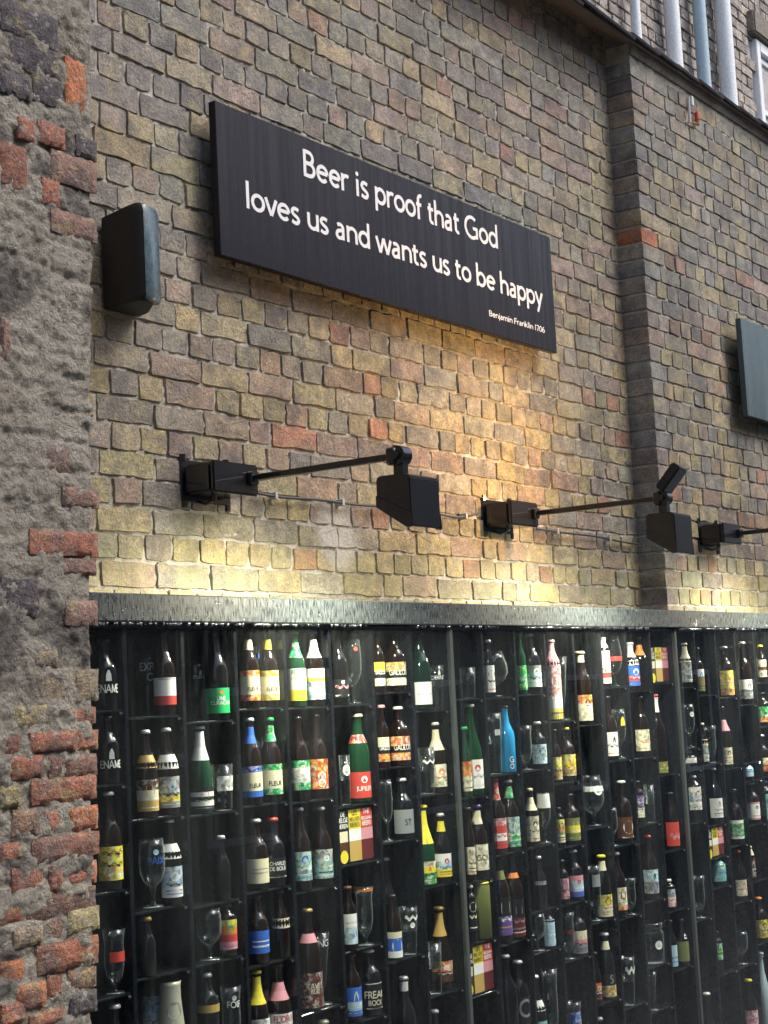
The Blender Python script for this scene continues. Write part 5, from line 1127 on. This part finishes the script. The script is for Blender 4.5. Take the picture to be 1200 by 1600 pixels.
for it in ITEMS:
    kind, c, u, y, z, h, r, gk, cap, neck, lab, txs, desc, wr = it
    name = {'can': 'drinks_can', 'jug': 'stone_jug', 'jar': 'glass_jar', 'box3': 'beer_carton'}.get(kind, 'beer_bottle' if kind in BP else 'beer_glass')
    cat = {'can': 'can', 'jug': 'jug', 'jar': 'jar', 'box3': 'carton'}.get(kind, 'bottle' if kind in BP else 'glass')
    grp = {'bottle': 'beer bottles in the glass cases', 'glass': 'beer glasses in the glass cases', 'carton': 'three colour cartons in the cases'}.get(cat)
    lab_txt = desc + ', ' + place_of(c, z)
    if len(lab_txt.split()) > 16: lab_txt = desc + ', ' + place_of(c, z).replace(' shelf, ', ' shelf, ').replace(' column of ', ' column ').replace(' case', ' case')
    root = empty(name, (u, y, z + .0004), ' '.join(lab_txt.split()[:99]), cat, grp)
    root.rotation_euler = (0, 0, 0)
    if kind == 'box3':
        w = .222; b = MB(); b.rbox(-w / 2, w / 2, 0, .05, 0, h, .002, 1); b.build('carton_body', ink_mat('k'), root)
        cols3 = [('k', 'c', 'n', 'y', ('DE', 'BIEREN')), ('y', 'w', 'd', None, ('LES', 'BIERES')), ('r', 'p', 'm', None, ('THE', 'BEERS'))]
        for i, (bg, foam, beer, dot, words) in enumerate(cols3):
            xa = -w / 2 + .002 + i * (w - .004) / 3; xb = xa + (w - .004) / 3
            pm = MB(); yy = -.0008; zz = [(.005, .40 * h), (.402 * h, .62 * h), (.622 * h, h - .003)]
            mats = [ink_mat(bg), ink_mat(foam), ink_mat(beer)]
            if i == 0:
                pm.box(xa, xb, yy, -.0001, .003, h - .003, 0); gx = xa + .012
                pm.box(gx, xb - .010, yy - .0006, yy, .22 * h, .40 * h, 2); pm.box(gx, xb - .010, yy - .0006, yy, .402 * h, .60 * h, 1)
            else:
                pm.box(xa, xb, yy, -.0001, *zz[0], 2); pm.box(xa, xb, yy, -.0001, *zz[1], 1); pm.box(xa, xb, yy, -.0001, *zz[2], 0)
            p = pm.build('panel', mats, root)
            if i == 0:
                V, F = ribbons([('fill', [((xa + xb) / 2 + .024 * math.cos(a * .3927), .13 * h + .024 * math.sin(a * .3927)) for a in range(16)])], lambda x_, y_, off: (x_, yy - .0012, y_))
                link_mesh('emblem', V, F, ink_mat('y'), p)
            for q, wd in enumerate((words[0], 'BELGIAN' if i == 2 else ('BELGES' if i == 1 else 'BELGE'), words[1])):
                tw, st = text_strokes(wd, 10); s_ = min(.85 * (xb - xa) / tw, .085 * h / 684 * 1.0)
                zb_ = h * (.90 - .11 * q) - .02 * h; cx_ = (xa + xb) / 2
                V, F = ribbons(st, lambda x_, y_, off: (cx_ + (x_ - tw / 2) * s_, yy - .0004 - off, zb_ + y_ * s_), sw=120, dstep=.0001)
                link_mesh('lettering', V, F, ink_mat('n' if bg == 'y' else 'w'), p)
        continue
    if kind in BP:
        P = [list(p) for p in BP[kind]]
        if lab and kind != 'can':
            fs = P[2][0]; nf = min(.74, max(fs, lab[1] + .015)) if lab[1] > fs - .01 else fs
            nf = max(nf, fs)
            for i in range(len(P)):
                if P[i][0] <= fs: P[i][0] = P[i][0] * nf / fs
                else: P[i][0] = nf + (P[i][0] - fs) * (1 - nf) / (1 - fs)
        prof = [(rr * r, f * h) for f, rr in P]
        V, F = lathe([(0.0001, .002 * h)] + prof + [(.0001, h - .0005 if kind != 'jug' else h * .8)], 22)
        body = link_mesh('bottle_body' if kind in ('long', 'std', 'stub', 'champ') else 'vessel', V, F, glass_mat(gk if gk in GL else 'n'), root, True)
        if cap:
            if kind == 'can': rc = r * .91; V, F = lathe([(rc * .9, h * .985), (rc * 1.06, h * .985), (rc * 1.06, h * 1.0), (rc * .98, h * 1.012), (.0001, h * 1.005)], 22)
            else:
                rc = max(prof[-1][0] * 1.25, .0135)
                V, F = lathe([(rc * .96, h - .011), (rc * 1.12, h - .010), (rc, h - .002), (rc * .82, h + .0010), (.0001, h + .0014)], 18)
            link_mesh('cap', V, F, plain('cap_' + cap, PC[cap], .3, .3 if cap in 'sdwc' else 0), root, True)
    else:
        prof = [(rr * r, f * h) for f, rr in GP[kind]]
        inner = [(max(.0004, rr - .0022), zz) for rr, zz in prof if zz > (.10 if kind in ('tumbler', 'pint', 'jar') else .27 if kind == 'goblet' else .2) * h][::-1]
        zfl = inner[-1][1]
        V, F = lathe([(.0001, .001)] + prof + inner + [(.0001, zfl - .004)], 24)
        body = link_mesh('glass_bowl', V, F, GREENGL if gk == 'q' else CLEAR, root, True)
        b = MB(); rt = prof[-1][0] - .001
        ring = [(rt * math.cos(2 * math.pi * k / 24), rt * math.sin(2 * math.pi * k / 24), h) for k in range(25)]
    lp = None
    if lab and lab[1] > lab[0]:
        lp = patch(root, 'label' if kind in BP else 'printed_band', prof, lab[0] * h, lab[1] * h, lab[2], span=(112 if kind in BP else 180 * min(1, (wr or 1))), off=.0007)
    if neck and neck[1] > neck[0]: patch(root, 'neck_label', prof, neck[0] * h, neck[1] * h, neck[2], span=179, off=.0006)
    if lab and not txs and kind in BP and lab[1] - lab[0] > .12:
        # small printed device and rules on otherwise plain labels
        q = random.Random(desc); a0, a1 = lab[0], lab[1]; hh = a1 - a0; top = lab[2][0]
        ink = {'w': 'ekbr', 'c': 'nkro', 'y': 'nkrg', 'r': 'wcyk', 'b': 'wlcy', 'l': 'bkwu', 'g': 'wycw', 'o': 'wcnk', 'p': 'rmwu', 'e': 'wkcl', 't': 'wckb', 'v': 'ycwd', 'd': 'nkmr', 'k': 'cwde', 'n': 'cwdy', 'u': 'wpcl', 'm': 'cdwp'}[top.lower()]
        txs = [(q.choice('oo^#'), a0 + hh * q.uniform(.52, .6), a0 + hh * q.uniform(.78, .88), q.choice(ink)), ('~', a0 + hh * .36, a0 + hh * q.uniform(.46, .5), q.choice(ink)), ('_', a0 + hh * .10, a0 + hh * .13, q.choice(ink))]
        if q.random() < .5: txs.append(('_', a0 + hh * .20, a0 + hh * .24, q.choice(ink)))
    for t_, f0, f1, cc in txs:
        if f1 - f0 < .005: continue
        zm = (f0 + f1) / 2 * h
        wrap_text(lp or root, prof, t_, f0 * h, f1 * h, cc, rad_at(prof, zm))
